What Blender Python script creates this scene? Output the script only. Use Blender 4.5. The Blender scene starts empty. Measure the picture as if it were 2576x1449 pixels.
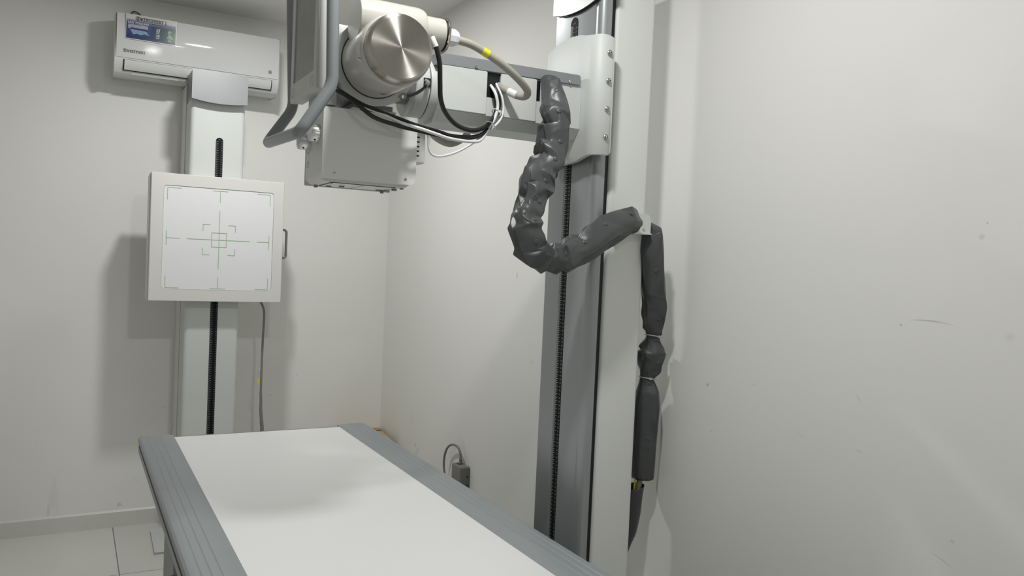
import bpy, bmesh, math, random
from math import sin, cos, pi, radians
from mathutils import Vector, Matrix, noise

C = bpy.context.scene.collection
random.seed(7)

# ------------------------------------------------------------------ materials
def mat(name, col, rough=0.5, metal=0.0, spec=0.5, bump=0.0, bscale=200.0, coat=0.0, var=0.0, vscale=6.0):
    m = bpy.data.materials.new(name)
    m.use_nodes = True
    nt = m.node_tree
    b = nt.nodes['Principled BSDF']
    b.inputs['Base Color'].default_value = (*col, 1)
    b.inputs['Roughness'].default_value = rough
    b.inputs['Metallic'].default_value = metal
    b.inputs['Specular IOR Level'].default_value = spec
    b.inputs['Coat Weight'].default_value = coat
    tc = nt.nodes.new('ShaderNodeTexCoord')
    if var:
        n = nt.nodes.new('ShaderNodeTexNoise')
        n.inputs['Scale'].default_value = vscale
        n.inputs['Detail'].default_value = 5
        r = nt.nodes.new('ShaderNodeMix'); r.data_type = 'RGBA'
        r.inputs[6].default_value = (*[c * (1 - var) for c in col], 1)
        r.inputs[7].default_value = (*[min(1, c * (1 + var)) for c in col], 1)
        nt.links.new(tc.outputs['Object'], n.inputs['Vector'])
        nt.links.new(n.outputs['Fac'], r.inputs[0])
        nt.links.new(r.outputs[2], b.inputs['Base Color'])
    if bump:
        n = nt.nodes.new('ShaderNodeTexNoise')
        n.inputs['Scale'].default_value = bscale
        n.inputs['Detail'].default_value = 3
        bp = nt.nodes.new('ShaderNodeBump')
        bp.inputs['Strength'].default_value = bump
        bp.inputs['Distance'].default_value = 0.002
        nt.links.new(tc.outputs['Object'], n.inputs['Vector'])
        nt.links.new(n.outputs['Fac'], bp.inputs['Height'])
        nt.links.new(bp.outputs['Normal'], b.inputs['Normal'])
    return m

def math_node(nt, op, a, b=None, clamp=False):
    n = nt.nodes.new('ShaderNodeMath'); n.operation = op; n.use_clamp = clamp
    for i, v in enumerate((a, b)):
        if v is None: continue
        if isinstance(v, (int, float)): n.inputs[i].default_value = v
        else: nt.links.new(v, n.inputs[i])
    return n.outputs[0]

def wall_mat(name, col, spots, axes, wear=0.05):
    """matt emulsion paint with faint roller texture, dirt clouds and a few scuffs
    spots: (u, v, half length, half width, angle, strength)"""
    m = mat(name, col, 0.55, spec=0.35)
    nt = m.node_tree; b = nt.nodes['Principled BSDF']
    tc = nt.nodes.new('ShaderNodeTexCoord')
    sep = nt.nodes.new('ShaderNodeSeparateXYZ')
    nt.links.new(tc.outputs['Object'], sep.inputs[0])
    U, V = sep.outputs[axes[0]], sep.outputs[axes[1]]
    n1 = nt.nodes.new('ShaderNodeTexNoise'); n1.inputs['Scale'].default_value = 2.2; n1.inputs['Detail'].default_value = 6
    n2 = nt.nodes.new('ShaderNodeTexNoise'); n2.inputs['Scale'].default_value = 260; n2.inputs['Detail'].default_value = 2
    n3 = nt.nodes.new('ShaderNodeTexNoise'); n3.inputs['Scale'].default_value = 30; n3.inputs['Detail'].default_value = 4
    for n in (n1, n2, n3): nt.links.new(tc.outputs['Object'], n.inputs['Vector'])
    tot = math_node(nt, 'MULTIPLY', n1.outputs['Fac'], wear)
    for (u, v, hl, hw, ang, st) in spots:
        du = math_node(nt, 'SUBTRACT', U, u); dv = math_node(nt, 'SUBTRACT', V, v)
        c, s = cos(ang), sin(ang)
        a = math_node(nt, 'ADD', math_node(nt, 'MULTIPLY', du, c / hl), math_node(nt, 'MULTIPLY', dv, s / hl))
        d = math_node(nt, 'ADD', math_node(nt, 'MULTIPLY', du, -s / hw), math_node(nt, 'MULTIPLY', dv, c / hw))
        if hl > 0.015:  # long scratches bow slightly
            d = math_node(nt, 'ADD', d, math_node(nt, 'MULTIPLY', math_node(nt, 'MULTIPLY', a, a), 2.2))
        r2 = math_node(nt, 'ADD', math_node(nt, 'MULTIPLY', a, a), math_node(nt, 'MULTIPLY', d, d))
        k = math_node(nt, 'SUBTRACT', 1.0, r2, True)
        k = math_node(nt, 'MULTIPLY', k, math_node(nt, 'MULTIPLY', n3.outputs['Fac'], 1.1 * st))
        tot = math_node(nt, 'ADD', tot, k)
    mx = nt.nodes.new('ShaderNodeMix'); mx.data_type = 'RGBA'
    mx.inputs[6].default_value = (*col, 1)
    mx.inputs[7].default_value = (0.10, 0.10, 0.095, 1)
    nt.links.new(tot, mx.inputs[0]); nt.links.new(mx.outputs[2], b.inputs['Base Color'])
    bp = nt.nodes.new('ShaderNodeBump'); bp.inputs['Strength'].default_value = 0.035; bp.inputs['Distance'].default_value = 0.002
    nt.links.new(n2.outputs['Fac'], bp.inputs['Height']); nt.links.new(bp.outputs['Normal'], b.inputs['Normal'])
    return m

WALL = (0.84, 0.84, 0.815)
def sp(p, axes, *rest): return (p[axes[0]], p[axes[1]], *rest)
YZ, XZ = (1, 2), (0, 2)
M = {}
M['wall_right'] = wall_mat('wall_paint_right', WALL, [
    sp((1.4700, 0.9668, 1.2215), YZ, 0.055, 0.0022, 0.03, 0.55),
    sp((1.4700, 1.0333, 1.2077), YZ, 0.004, 0.0022, 0.5, 0.9),
    sp((1.4700, 1.5791, 1.0011), YZ, 0.007, 0.006, 0.3, 0.5),
    sp((1.4700, 0.8800, 1.3849), YZ, 0.007, 0.007, 0.0, 0.3),
    sp((1.4700, 0.8714, 1.4104), YZ, 0.002, 0.002, 0.0, 0.9),
    sp((1.4700, 1.1211, 1.0440), YZ, 0.012, 0.0015, 0.9, 0.35),
    sp((1.4700, 1.5582, 0.8824), YZ, 0.0025, 0.0022, 0.0, 0.8),
    sp((1.4700, 1.4199, 1.0260), YZ, 0.014, 0.0013, 0.0, 0.4),
    sp((1.4700, 0.8186, 1.2058), YZ, 0.011, 0.009, 0.0, 0.15),
    sp((1.4700, 0.9169, 0.7688), YZ, 0.03, 0.0018, 0.35, 0.4),
    sp((1.4700, 1.1135, 0.9326), YZ, 0.016, 0.0012, 0.05, 0.4),
    sp((1.4700, 0.8998, 0.8098), YZ, 0.006, 0.003, 0.4, 0.45),
    sp((1.4700, 1.2726, 0.9354), YZ, 0.02, 0.0013, 0.3, 0.35),
    sp((1.4700, 2.6285, 1.2503), YZ, 0.008, 0.014, 0.0, 0.5),
    sp((1.4700, 2.4906, 0.9409), YZ, 0.010, 0.003, -0.8, 0.6),
    sp((1.4700, 3.6151, 0.5226), YZ, 0.05, 0.004, 1.5, 0.4),
    sp((1.4700, 3.5554, 0.3994), YZ, 0.012, 0.012, 0.6, 0.45),
    sp((1.4700, 3.7760, 0.7134), YZ, 0.014, 0.004, 0.9, 0.35),
    sp((1.4700, 3.5277, 0.3768), YZ, 0.02, 0.03, 0.6, 0.25),
], YZ)
M['wall_back'] = wall_mat('wall_paint_back', WALL, [
    sp((0.2205, 4.0600, 0.1025), XZ, 0.016, 0.010, 0.2, 0.5),
    sp((-0.0641, 4.0600, 0.1046), XZ, 0.006, 0.03, 0.0, 0.25),
    sp((-0.0444, 4.0600, 0.1812), XZ, 0.03, 0.09, 0.0, 0.12),
    sp((0.4028, 4.0600, 0.5446), XZ, 0.024, 0.0016, -0.45, 0.4),
    sp((1.0146, 4.0600, 0.6813), XZ, 0.012, 0.0014, -1.0, 0.5),
    sp((0.8876, 4.0600, 0.5810), XZ, 0.010, 0.0022, 0.0, 0.5),
    sp((-0.1135, 4.0600, 0.4128), XZ, 0.003, 0.004, 0.0, 0.6),
    sp((0.3355, 4.0600, 0.1898), XZ, 0.03, 0.0016, 0.7, 0.3),
    sp((0.2842, 4.0600, 0.2133), XZ, 0.03, 0.0016, -0.6, 0.3),
    sp((0.2618, 4.0600, 0.6790), XZ, 0.004, 0.0025, 0.3, 0.5),
    sp((0.5099, 4.0600, 2.2514), XZ, 0.03, 0.02, 0.3, 0.1),
], XZ)
M['wall'] = wall_mat('wall_paint', WALL, [], XZ)
M['ceiling'] = mat('ceiling_paint', (0.80, 0.80, 0.775), 0.8, spec=0.2, bump=0.06, bscale=120)
M['skirting'] = mat('skirting_paint', (0.66, 0.66, 0.625), 0.4, bump=0.03, bscale=60, var=0.03, vscale=9)
M['trim'] = M['skirting']

def floor_mat():
    m = mat('floor_tiles', (0.62, 0.61, 0.58), 0.28)
    nt = m.node_tree; b = nt.nodes['Principled BSDF']
    tc = nt.nodes.new('ShaderNodeTexCoord'); mp = nt.nodes.new('ShaderNodeMapping')
    mp.inputs['Location'].default_value = (0.405, 0.15, 0)
    br = nt.nodes.new('ShaderNodeTexBrick')
    br.offset = 0.0; br.inputs['Scale'].default_value = 1.0
    br.inputs['Brick Width'].default_value = 0.6; br.inputs['Row Height'].default_value = 0.6
    br.inputs['Mortar Size'].default_value = 0.0022; br.inputs['Mortar Smooth'].default_value = 0.2
    br.inputs['Color1'].default_value = (0.60, 0.595, 0.565, 1); br.inputs['Color2'].default_value = (0.66, 0.65, 0.62, 1)
    br.inputs['Mortar'].default_value = (0.16, 0.15, 0.14, 1)
    nt.links.new(tc.outputs['Object'], mp.inputs[0]); nt.links.new(mp.outputs[0], br.inputs[0])
    nt.links.new(br.outputs['Color'], b.inputs['Base Color'])
    return m
M['floor'] = floor_mat()

M['laminate'] = mat('white_laminate', (0.76, 0.76, 0.765), 0.33, var=0.012, vscale=9, bump=0.015, bscale=180)
M['rail'] = mat('grey_rail', (0.245, 0.265, 0.28), 0.38, var=0.05, vscale=14, bump=0.02, bscale=120)
M['slot_shade'] = mat('painted_slot_shade', (0.012, 0.012, 0.013), 0.6)  # near-black that paints the shade inside the rail channel
M['white_metal'] = mat('white_powder_coat', (0.60, 0.622, 0.608), 0.5, bump=0.03, bscale=320)
M['white_gloss'] = mat('white_gloss_coat', (0.66, 0.675, 0.665), 0.30)
M['housing_white'] = mat('white_housing_coat', (0.76, 0.775, 0.76), 0.42, bump=0.03, bscale=320)
M['panel_white'] = mat('off_white_panel', (0.69, 0.69, 0.665), 0.45, var=0.03, vscale=7)
M['inset'] = mat('detector_cover', (0.79, 0.79, 0.815), 0.35)
M['green'] = mat('green_print', (0.27, 0.47, 0.25), 0.5)
M['silver'] = mat('silver_plastic', (0.27, 0.28, 0.29), 0.42, metal=0.2, var=0.08, vscale=11)
M['column'] = mat('satin_grey_column', (0.34, 0.36, 0.37), 0.36, metal=0.45, spec=0.5, bump=0.02, bscale=300)
M['grey_paint'] = mat('grey_paint', (0.235, 0.25, 0.262), 0.42, bump=0.05, bscale=420)
M['handle_grey'] = mat('grey_handle_coat', (0.225, 0.243, 0.257), 0.33, bump=0.02, bscale=500)
M['black'] = mat('black_plastic', (0.006, 0.006, 0.007), 0.45)
M['ruler'] = mat('black_ruler', (0.008, 0.009, 0.011), 0.6, spec=0.12)
M['tick'] = mat('ruler_print', (0.55, 0.56, 0.56), 0.6, spec=0.1)
M['tick_dim'] = mat('ruler_print_dim', (0.24, 0.255, 0.25), 0.6, spec=0.1)
M['cream'] = mat('cream_enamel', (0.50, 0.492, 0.448), 0.24, coat=0.3)
M['mount'] = mat('light_grey_coat', (0.55, 0.57, 0.56), 0.4, bump=0.03, bscale=350)
M['coll'] = mat('collimator_coat', (0.70, 0.705, 0.685), 0.42, bump=0.03, bscale=350)
M['console'] = mat('console_plastic', (0.56, 0.57, 0.56), 0.45, bump=0.03, bscale=250)
M['screen'] = mat('screen_film', (0.27, 0.275, 0.265), 0.3, var=0.25, vscale=28, bump=0.1, bscale=40)
M['steel'] = mat('steel', (0.55, 0.54, 0.52), 0.25, metal=1.0)
M['dull_steel'] = mat('dull_steel', (0.25, 0.235, 0.22), 0.38, metal=0.9)
M['alu'] = mat('aluminium', (0.75, 0.76, 0.76), 0.3, metal=0.9)
M['chrome'] = mat('chrome_ring', (0.62, 0.58, 0.54), 0.14, metal=1.0)
M['nut'] = mat('white_nylon', (0.78, 0.80, 0.82), 0.4)
M['hv'] = mat('beige_cable', (0.36, 0.345, 0.295), 0.42)
M['cable_black'] = mat('black_cable', (0.008, 0.008, 0.009), 0.38)
M['cable_white'] = mat('white_cable', (0.72, 0.74, 0.75), 0.35)
M['cable_grey'] = mat('grey_cable', (0.22, 0.22, 0.205), 0.45)
M['yellow'] = mat('yellow_band', (0.72, 0.66, 0.03), 0.4)
M['label_white'] = mat('white_label', (0.76, 0.77, 0.77), 0.35)
M['sleeve'] = mat('grey_vinyl', (0.066, 0.071, 0.073), 0.38, spec=0.45, coat=0.0, bump=0.02, bscale=240)
def crumple(m):
    nt = m.node_tree; b = nt.nodes['Principled BSDF']
    tc = nt.nodes.new('ShaderNodeTexCoord'); mp = nt.nodes.new('ShaderNodeMapping'); mp.inputs['Scale'].default_value = (1, 1, 1.5)
    n = nt.nodes.new('ShaderNodeTexNoise'); n.noise_type = 'RIDGED_MULTIFRACTAL'; n.inputs['Scale'].default_value = 19; n.inputs['Detail'].default_value = 1.5
    n.inputs['Distortion'].default_value = .6
    bp = nt.nodes.new('ShaderNodeBump'); bp.inputs['Strength'].default_value = .55; bp.inputs['Distance'].default_value = .004
    nt.links.new(tc.outputs['Object'], mp.inputs[0]); nt.links.new(mp.outputs[0], n.inputs['Vector'])
    nt.links.new(n.outputs['Fac'], bp.inputs['Height']); nt.links.new(bp.outputs['Normal'], b.inputs['Normal'])
crumple(M['sleeve'])
M['sleeve_dark'] = mat('dark_grey_vinyl', (0.052, 0.057, 0.060), 0.36)
M['tie'] = mat('nylon_tie', (0.42, 0.43, 0.42), 0.4)
M['pedestal'] = mat('pedestal_grey', (0.20, 0.21, 0.215), 0.45)
M['card'] = mat('cardboard', (0.50, 0.37, 0.20), 0.75, var=0.1, vscale=20)
M['card_dark'] = mat('brown_tape', (0.36, 0.25, 0.14), 0.5)
M['adapter'] = mat('grey_box_plastic', (0.20, 0.20, 0.18), 0.45)
M['ac'] = mat('white_ac_plastic', (0.66, 0.67, 0.665), 0.32, bump=0.01, bscale=300)
M['ac_front'] = mat('glossy_ac_front', (0.66, 0.665, 0.67), 0.06, spec=0.4)
M['ink'] = mat('black_ink', (0.012, 0.012, 0.016), 0.4)
M['navy'] = mat('navy_print', (0.012, 0.02, 0.11), 0.3)
M['print_white'] = mat('white_print', (0.66, 0.69, 0.74), 0.3)
M['lilac'] = mat('lilac_print', (0.36, 0.36, 0.48), 0.3, var=0.3, vscale=120)
M['mint'] = mat('pale_blue_print', (0.22, 0.32, 0.46), 0.3, var=0.5, vscale=150)
M['grey_print'] = mat('grey_print', (0.10, 0.105, 0.10), 0.5)
M['sticker_paper'] = mat('white_sticker', (0.70, 0.71, 0.72), 0.3)
M['led'] = mat('lamp_diffuser', (0.8, 0.8, 0.8), 0.5)

def brushed():
    m = mat('turned_steel', (0.46, 0.435, 0.405), 0.29, metal=1.0)
    nt = m.node_tree; b = nt.nodes['Principled BSDF']
    b.inputs['Anisotropic'].default_value = 0.95; b.inputs['Anisotropic Rotation'].default_value = 0.25
    t = nt.nodes.new('ShaderNodeTangent'); t.direction_type = 'RADIAL'; t.axis = 'Y'
    nt.links.new(t.outputs[0], b.inputs['Tangent'])
    tc = nt.nodes.new('ShaderNodeTexCoord')
    n = nt.nodes.new('ShaderNodeTexNoise'); n.inputs['Scale'].default_value = 26; n.inputs['Detail'].default_value = 5
    r = nt.nodes.new('ShaderNodeMapRange'); r.inputs[3].default_value = 0.22; r.inputs[4].default_value = 0.36
    nt.links.new(tc.outputs['Object'], n.inputs['Vector']); nt.links.new(n.outputs['Fac'], r.inputs[0])
    nt.links.new(r.outputs[0], b.inputs['Roughness'])
    return m
M['turned'] = brushed()

def sticker_mat(x0, x1, z0, z1):
    """printed advert: white head, fading to blue, right block blue to green, navy foot"""
    m = mat('advert_print', (0.1, 0.2, 0.5), 0.25)
    nt = m.node_tree; b = nt.nodes['Principled BSDF']
    tc = nt.nodes.new('ShaderNodeTexCoord'); mp = nt.nodes.new('ShaderNodeSeparateXYZ')
    nt.links.new(tc.outputs['Generated'], mp.inputs[0])
    def ramp(src, stops):
        r = nt.nodes.new('ShaderNodeValToRGB'); e = r.color_ramp.elements
        while len(e) < len(stops): e.new(0.5)
        for el, (p, c) in zip(e, stops): el.position = p; el.color = (*c, 1)
        nt.links.new(src, r.inputs[0]); return r.outputs[0]
    va = ramp(mp.outputs[2], [(0.0, (0.006, 0.02, 0.11)), (0.35, (0.02, 0.06, 0.20)), (0.62, (0.055, 0.07, 0.20)), (0.74, (0.17, 0.18, 0.28)), (0.84, (0.60, 0.60, 0.59))])
    nt.links.new(va, b.inputs['Base Color'])
    return m

# ------------------------------------------------------------------ mesh builder
WLOC = {}
class MB:
    def __init__(s): s.bm = bmesh.new()
    def box(s, x0, x1, y0, y1, z0, z1):
        v = [s.bm.verts.new((x, y, z)) for x in (x0, x1) for y in (y0, y1) for z in (z0, z1)]
        for f in ((0, 1, 3, 2), (4, 6, 7, 5), (0, 4, 5, 1), (2, 3, 7, 6), (0, 2, 6, 4), (1, 5, 7, 3)):
            s.bm.faces.new([v[i] for i in f])
        return s
    def prism(s, pts, ax, a, b):
        """pts: 2-D outline in the two other axes (cyclic x,y,z order kept), extruded along ax from a to b"""
        def mk(p, t):
            if ax == 'x': return (t, p[0], p[1])
            if ax == 'y': return (p[0], t, p[1])
            return (p[0], p[1], t)
        A = [s.bm.verts.new(mk(p, a)) for p in pts]; B = [s.bm.verts.new(mk(p, b)) for p in pts]
        n = len(pts)
        s.bm.faces.new(A); s.bm.faces.new(B[::-1])
        for i in range(n): s.bm.faces.new((A[i], A[(i + 1) % n], B[(i + 1) % n], B[i]))
        return s
    def loft(s, rings, caps=True, closed=True):
        R = [[s.bm.verts.new(p) for p in r] for r in rings]
        for a, b in zip(R, R[1:]):
            n = len(a)
            for i in range(n if closed else n - 1):
                j = (i + 1) % n
                s.bm.faces.new((a[i], a[j], b[j], b[i]))
        if caps and closed:
            s.bm.faces.new(R[0][::-1]); s.bm.faces.new(R[-1])
        return s
    def lathe(s, prof, c, ax, seg=48):
        """prof: (t along axis, radius) list, closed by caps"""
        rings = []
        for t, r in prof:
            ring = []
            for k in range(seg):
                a = 2 * pi * k / seg; u, w = r * cos(a), r * sin(a)
                if ax == 'x': ring.append((t, c[0] + u, c[1] + w))
                elif ax == 'y': ring.append((c[0] + u, t, c[1] + w))
                else: ring.append((c[0] + u, c[1] + w, t))
            rings.append(ring)
        return s.loft(rings)
    def tube(s, pts, r, seg=14, sub=8, smooth=True):
        P = catmull(pts, sub) if smooth else [Vector(p) for p in pts]
        rs = r if isinstance(r, list) else [r] * len(P)
        rings = []
        for p, (n, b), rr in zip(P, frames(P), rs):
            rings.append([p + (n * cos(2 * pi * k / seg) + b * sin(2 * pi * k / seg)) * rr for k in range(seg)])
        return s.loft(rings)
    def rrect_plate(s, u0, u1, v0, v1, rad, xf, w0, w1, n=6):
        pts = rrect(u0, u1, v0, v1, rad, n)
        return s.loft([[xf(u, v, w0) for u, v in pts], [xf(u, v, w1) for u, v in pts]])
    def poly(s, pts):
        s.bm.faces.new([s.bm.verts.new(p) for p in pts]); return s
    def text(s, txt, size, xf, u, v, align='LEFT', w=0.0006, offset=0.0, sx=1.0, rot=0.0):
        cu = bpy.data.curves.new('t', 'FONT'); cu.body = txt; cu.size = size; cu.align_x = align; cu.align_y = 'CENTER'
        cu.offset = offset; cu.resolution_u = 2
        ob = bpy.data.objects.new('t', cu); C.objects.link(ob)
        dg = bpy.context.evaluated_depsgraph_get(); me = ob.evaluated_get(dg).to_mesh()
        V = []
        for q in me.vertices:
            a, b = q.co.x * sx, q.co.y
            V.append(s.bm.verts.new(xf(u + a * cos(rot) - b * sin(rot), v + a * sin(rot) + b * cos(rot), w)))
        for p in me.polygons:
            try: s.bm.faces.new([V[i] for i in p.vertices])
            except ValueError: pass
        bpy.data.objects.remove(ob); bpy.data.curves.remove(cu)
        return s
    def bevel(s, w, seg=2, ang=25, sel=None):
        s.bm.normal_update()
        es = [e for e in s.bm.edges if len(e.link_faces) == 2 and e.calc_face_angle(0) > radians(ang) and (sel is None or sel(e))]
        if es: bmesh.ops.bevel(s.bm, geom=es, offset=w, segments=seg, profile=0.5, affect='EDGES', clamp_overlap=True)
        return s
    def build(s, name, m, parent=None, loc=None, smooth=35, flip=True):
        if flip: bmesh.ops.recalc_face_normals(s.bm, faces=s.bm.faces)
        if parent is not None: o3 = WLOC[parent.name]
        elif loc is not None: o3 = Vector(loc)
        else:
            xs = [v.co for v in s.bm.verts]
            o3 = Vector(((min(p.x for p in xs) + max(p.x for p in xs)) / 2, (min(p.y for p in xs) + max(p.y for p in xs)) / 2, min(p.z for p in xs)))
        bmesh.ops.translate(s.bm, verts=s.bm.verts, vec=-o3)
        me = bpy.data.meshes.new(name); s.bm.to_mesh(me); s.bm.free()
        me.materials.append(M[m] if isinstance(m, str) else m)
        if smooth:
            for p in me.polygons: p.use_smooth = True
            me.set_sharp_from_angle(angle=radians(smooth))
        o = bpy.data.objects.new(name, me); C.objects.link(o)
        if parent is not None: o.parent = parent
        else: o.location = o3
        WLOC[o.name] = o3.copy()
        return o

def catmull(pts, sub):
    P = [Vector(p) for p in pts]
    P = [P[0] * 2 - P[1]] + P + [P[-1] * 2 - P[-2]]
    out = []
    for i in range(1, len(P) - 2):
        a, b, c, d = P[i - 1:i + 3]
        for k in range(sub):
            t = k / sub
            out.append(0.5 * ((2 * b) + (c - a) * t + (2 * a - 5 * b + 4 * c - d) * t * t + (3 * b - a - 3 * c + d) * t ** 3))
    out.append(P[-2]); return out

def frames(P):
    out = []; n = None
    for i in range(len(P)):
        t = (P[min(i + 1, len(P) - 1)] - P[max(i - 1, 0)]).normalized()
        if n is None:
            n = t.orthogonal().normalized()
        n = (n - t * n.dot(t)).normalized()
        out.append((n.copy(), t.cross(n)))
    return out

def rrect(u0, u1, v0, v1, r, n=6):
    pts = []
    for (cu, cv, a0) in ((u1 - r, v1 - r, 0), (u0 + r, v1 - r, 90), (u0 + r, v0 + r, 180), (u1 - r, v0 + r, 270)):
        for k in range(n + 1):
            a = radians(a0 + 90 * k / n); pts.append((cu + r * cos(a), cv + r * sin(a)))
    return pts

def fillet(pts, r, n=6):
    """round a 3-D polyline's corners"""
    P = [Vector(p) for p in pts]; out = [P[0]]
    for a, b, c in zip(P, P[1:], P[2:]):
        d1 = (a - b); d2 = (c - b)
        k = min(r, d1.length * 0.45, d2.length * 0.45)
        s, e = b + d1.normalized() * k, b + d2.normalized() * k
        for i in range(n + 1):
            t = i / n; out.append(s * (1 - t) ** 2 + b * 2 * t * (1 - t) + e * t * t)
    out.append(P[-1]); return out

def faceY(y): return lambda u, v, w=0.0: Vector((u, y - w, v))        # plane facing the room (-Y): u = X, v = Z
def faceX(x): return lambda u, v, w=0.0: Vector((x - w, -u, v))       # plane facing -X: u = -Y, v = Z

def thing(name, label, cat, loc, group=None):
    o = bpy.data.objects.new(name, None); C.objects.link(o)
    o.location = loc; o.empty_display_size = 0.05
    WLOC[o.name] = Vector(loc)
    return tag(o, label, cat, group)
def tag(o, label, cat, group=None):
    o['label'] = label; o['category'] = cat
    if group: o['group'] = group
    return o
def struct(name, mb, m, smooth=0):
    o = mb.build(name, m, None, (0, 0, 0), smooth); o['kind'] = 'structure'; return o

# ------------------------------------------------------------------ the room
X0, X1, Y0, Y1, H = -1.15, 1.47, -1.5, 4.06, 2.42
struct('floor', MB().box(X0 - .1, X1 + .1, Y0 - .1, Y1 + .1, -0.1, 0), 'floor')
struct('ceiling', MB().box(X0 - .1, X1 + .1, Y0 - .1, Y1 + .1, H, H + 0.1), 'ceiling')
struct('wall_back', MB().box(X0, X1, Y1, Y1 + .1, 0, H), 'wall_back')
struct('wall_right', MB().box(X1, X1 + .1, Y0, Y1 + .1, 0, H), 'wall_right')
struct('wall_left', MB().box(X0 - .1, X0, Y0, Y1 + .1, 0, H), 'wall')
struct('wall_front', MB().box(X0, X1, Y0 - .1, Y0, 0, H), 'wall')
struct('baseboard_back', MB().box(X0, X1, Y1 - .012, Y1, 0, 0.077).bevel(.0075, 1, sel=lambda e: min(v.co.y for v in e.verts) < Y1 - .01 and min(v.co.z for v in e.verts) > .05), 'skirting', 35)
struct('baseboard_right', MB().box(X1 - .012, X1, Y0, Y1 - .012, 0, 0.077), 'skirting')

# ------------------------------------------------------------------ ceiling lamps, plus an added fill light
LAMPS = [(0.58, 3.0), (0.62, 1.18), (0.62, -0.64)]  # the third is an added light behind the camera that lifts the fill
POW = [14.0, 12.5, 6.5]
for i, (x, y) in enumerate(LAMPS):
    t = thing('lamp_or_fill', ['round ceiling downlight nearer the air conditioner wall', 'round ceiling downlight above the head end of the machine', 'added ceiling fill light behind the viewer'][i], 'lamp', (x, y, H), 'ceiling downlights')
    MB().lathe([(H - .012, .088), (H - .012, .098), (H - .004, .104), (H, .104), (H, .088)], (x, y), 'z').build('rim', 'white_gloss', t)
    L = bpy.data.lights.new('lamp_or_fill_light', 'AREA'); L.shape = 'DISK'; L.size = 0.11; L.energy = POW[i]; L.color = (1.0, 1.0, 0.975)
    lo = bpy.data.objects.new('lamp_or_fill_light', L); C.objects.link(lo); lo.location = (x, y, H - .014)

# ------------------------------------------------------------------ air conditioner
ac = thing('air_conditioner', 'white split air conditioner on the back wall with a blue advert sticker', 'air conditioner', (0.487, 4.06, 2.03))
AX0, AX1, AY = 0.146, 0.83, 3.85
def ac_prof(grow=0.0):
    return [(4.06, 2.295), (3.885, 2.295), (3.866, 2.288), (3.860, 2.10), (3.870, 2.073), (3.893, 2.043), (3.925, 2.032), (4.06, 2.045)]
MB().prism(ac_prof(), 'x', AX0 - .005, AX1 + .003).bevel(.006, 2).build('body', 'ac', ac)
# glossy front panel, slightly bulged
fp = MB()
rings = []
NX = 12
YP = [(2.104, 3.8563)]
zz, yy = 2.104, 3.8563
tab_tilt = [(2.104, -4.6), (2.1805, -4.6), (2.184, -4.0), (2.2025, .85), (2.212, 3.0), (2.290, 3.0)]
def lerp_tab(tab, s_):
    for (a, va), (b, vb) in zip(tab, tab[1:]):
        if a <= s_ <= b: return va + (vb - va) * (s_ - a) / (b - a)
    return tab[-1][1] if s_ > tab[-1][0] else tab[0][1]
while zz < 2.2878:
    dz = .0015 if 2.172 < zz < 2.216 else .006
    zz += dz; yy += math.tan(radians(lerp_tab(tab_tilt, zz - dz / 2))) * dz; YP.append((zz, yy))
def yp(z): return lerp_tab(YP, z)
zb, zt_ = YP[0][0], YP[-1][0]
prof_p = [(zb - .0005, 3.862), (zb - .0005, yp(zb) + .0015)] + YP + [(zt_ + .0010, yp(zt_) + .0015), (zt_ + .0012, 3.866)]
for (z, y) in prof_p:
    rings.append([(AX0 + .001 + (AX1 - AX0 - .002) * k / NX, y, z) for k in range(NX + 1)])
fp.loft(rings, caps=False, closed=False)
fp.poly([r[0] for r in rings][::-1]); fp.poly([r[-1] for r in rings])
bmesh.ops.remove_doubles(fp.bm, verts=fp.bm.verts, dist=1e-5)
fpo = fp.build('front_panel', 'ac_front', ac, smooth=40)
MB().prism([(3.8585, 2.0965), (3.868, 2.068), (3.8785, 2.0525), (3.90, 2.0525), (3.90, 2.0965)], 'x', 0.176, 0.802).build('air_outlet', 'black', ac)
lv = MB().prism([(3.8560, 2.0955), (3.8645, 2.070), (3.8762, 2.0548), (3.89, 2.056), (3.875, 2.0955)], 'x', 0.180, 0.798).bevel(.002, 2).build('louver', 'ac', ac)
MB().prism([(3.8855, 2.0435), (3.888, 2.040), (3.9, 2.046)], 'x', .21, .40).build('warning_strip', 'panel_white', ac)
FY = faceY(3.8462)
FL = lambda u, v, w=0.0: Vector((u, yp(v) - w, v))
p0 = (0.1807, 3.8465, 2.2863); p1 = (0.3815, 3.8465, 2.1817)
sx0, sx1, sz1, sz0 = p0[0], p1[0], p0[2] + .002, p1[2] + .001
st = MB().rrect_plate(sx0, sx1, sz0, sz1, .001, FY, -.0015, .0012, 1).build('sticker', 'sticker_paper', ac, smooth=0)
W_, H_ = sx1 - sx0, sz1 - sz0
MB().rrect_plate(sx0 + .002, sx1 - .003, sz0 + .003, sz1 - .001, .0005, FY, .0010, .0016, 1).build('advert_print', sticker_mat(0, 0, 0, 0), st, smooth=0)
def srect(u0, u1, v0, v1, w): return MB().rrect_plate(sx0 + u0 * W_, sx0 + u1 * W_, sz0 + v0 * H_, sz0 + v1 * H_, .0006, FY, w - .0004, w, 1)
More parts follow.
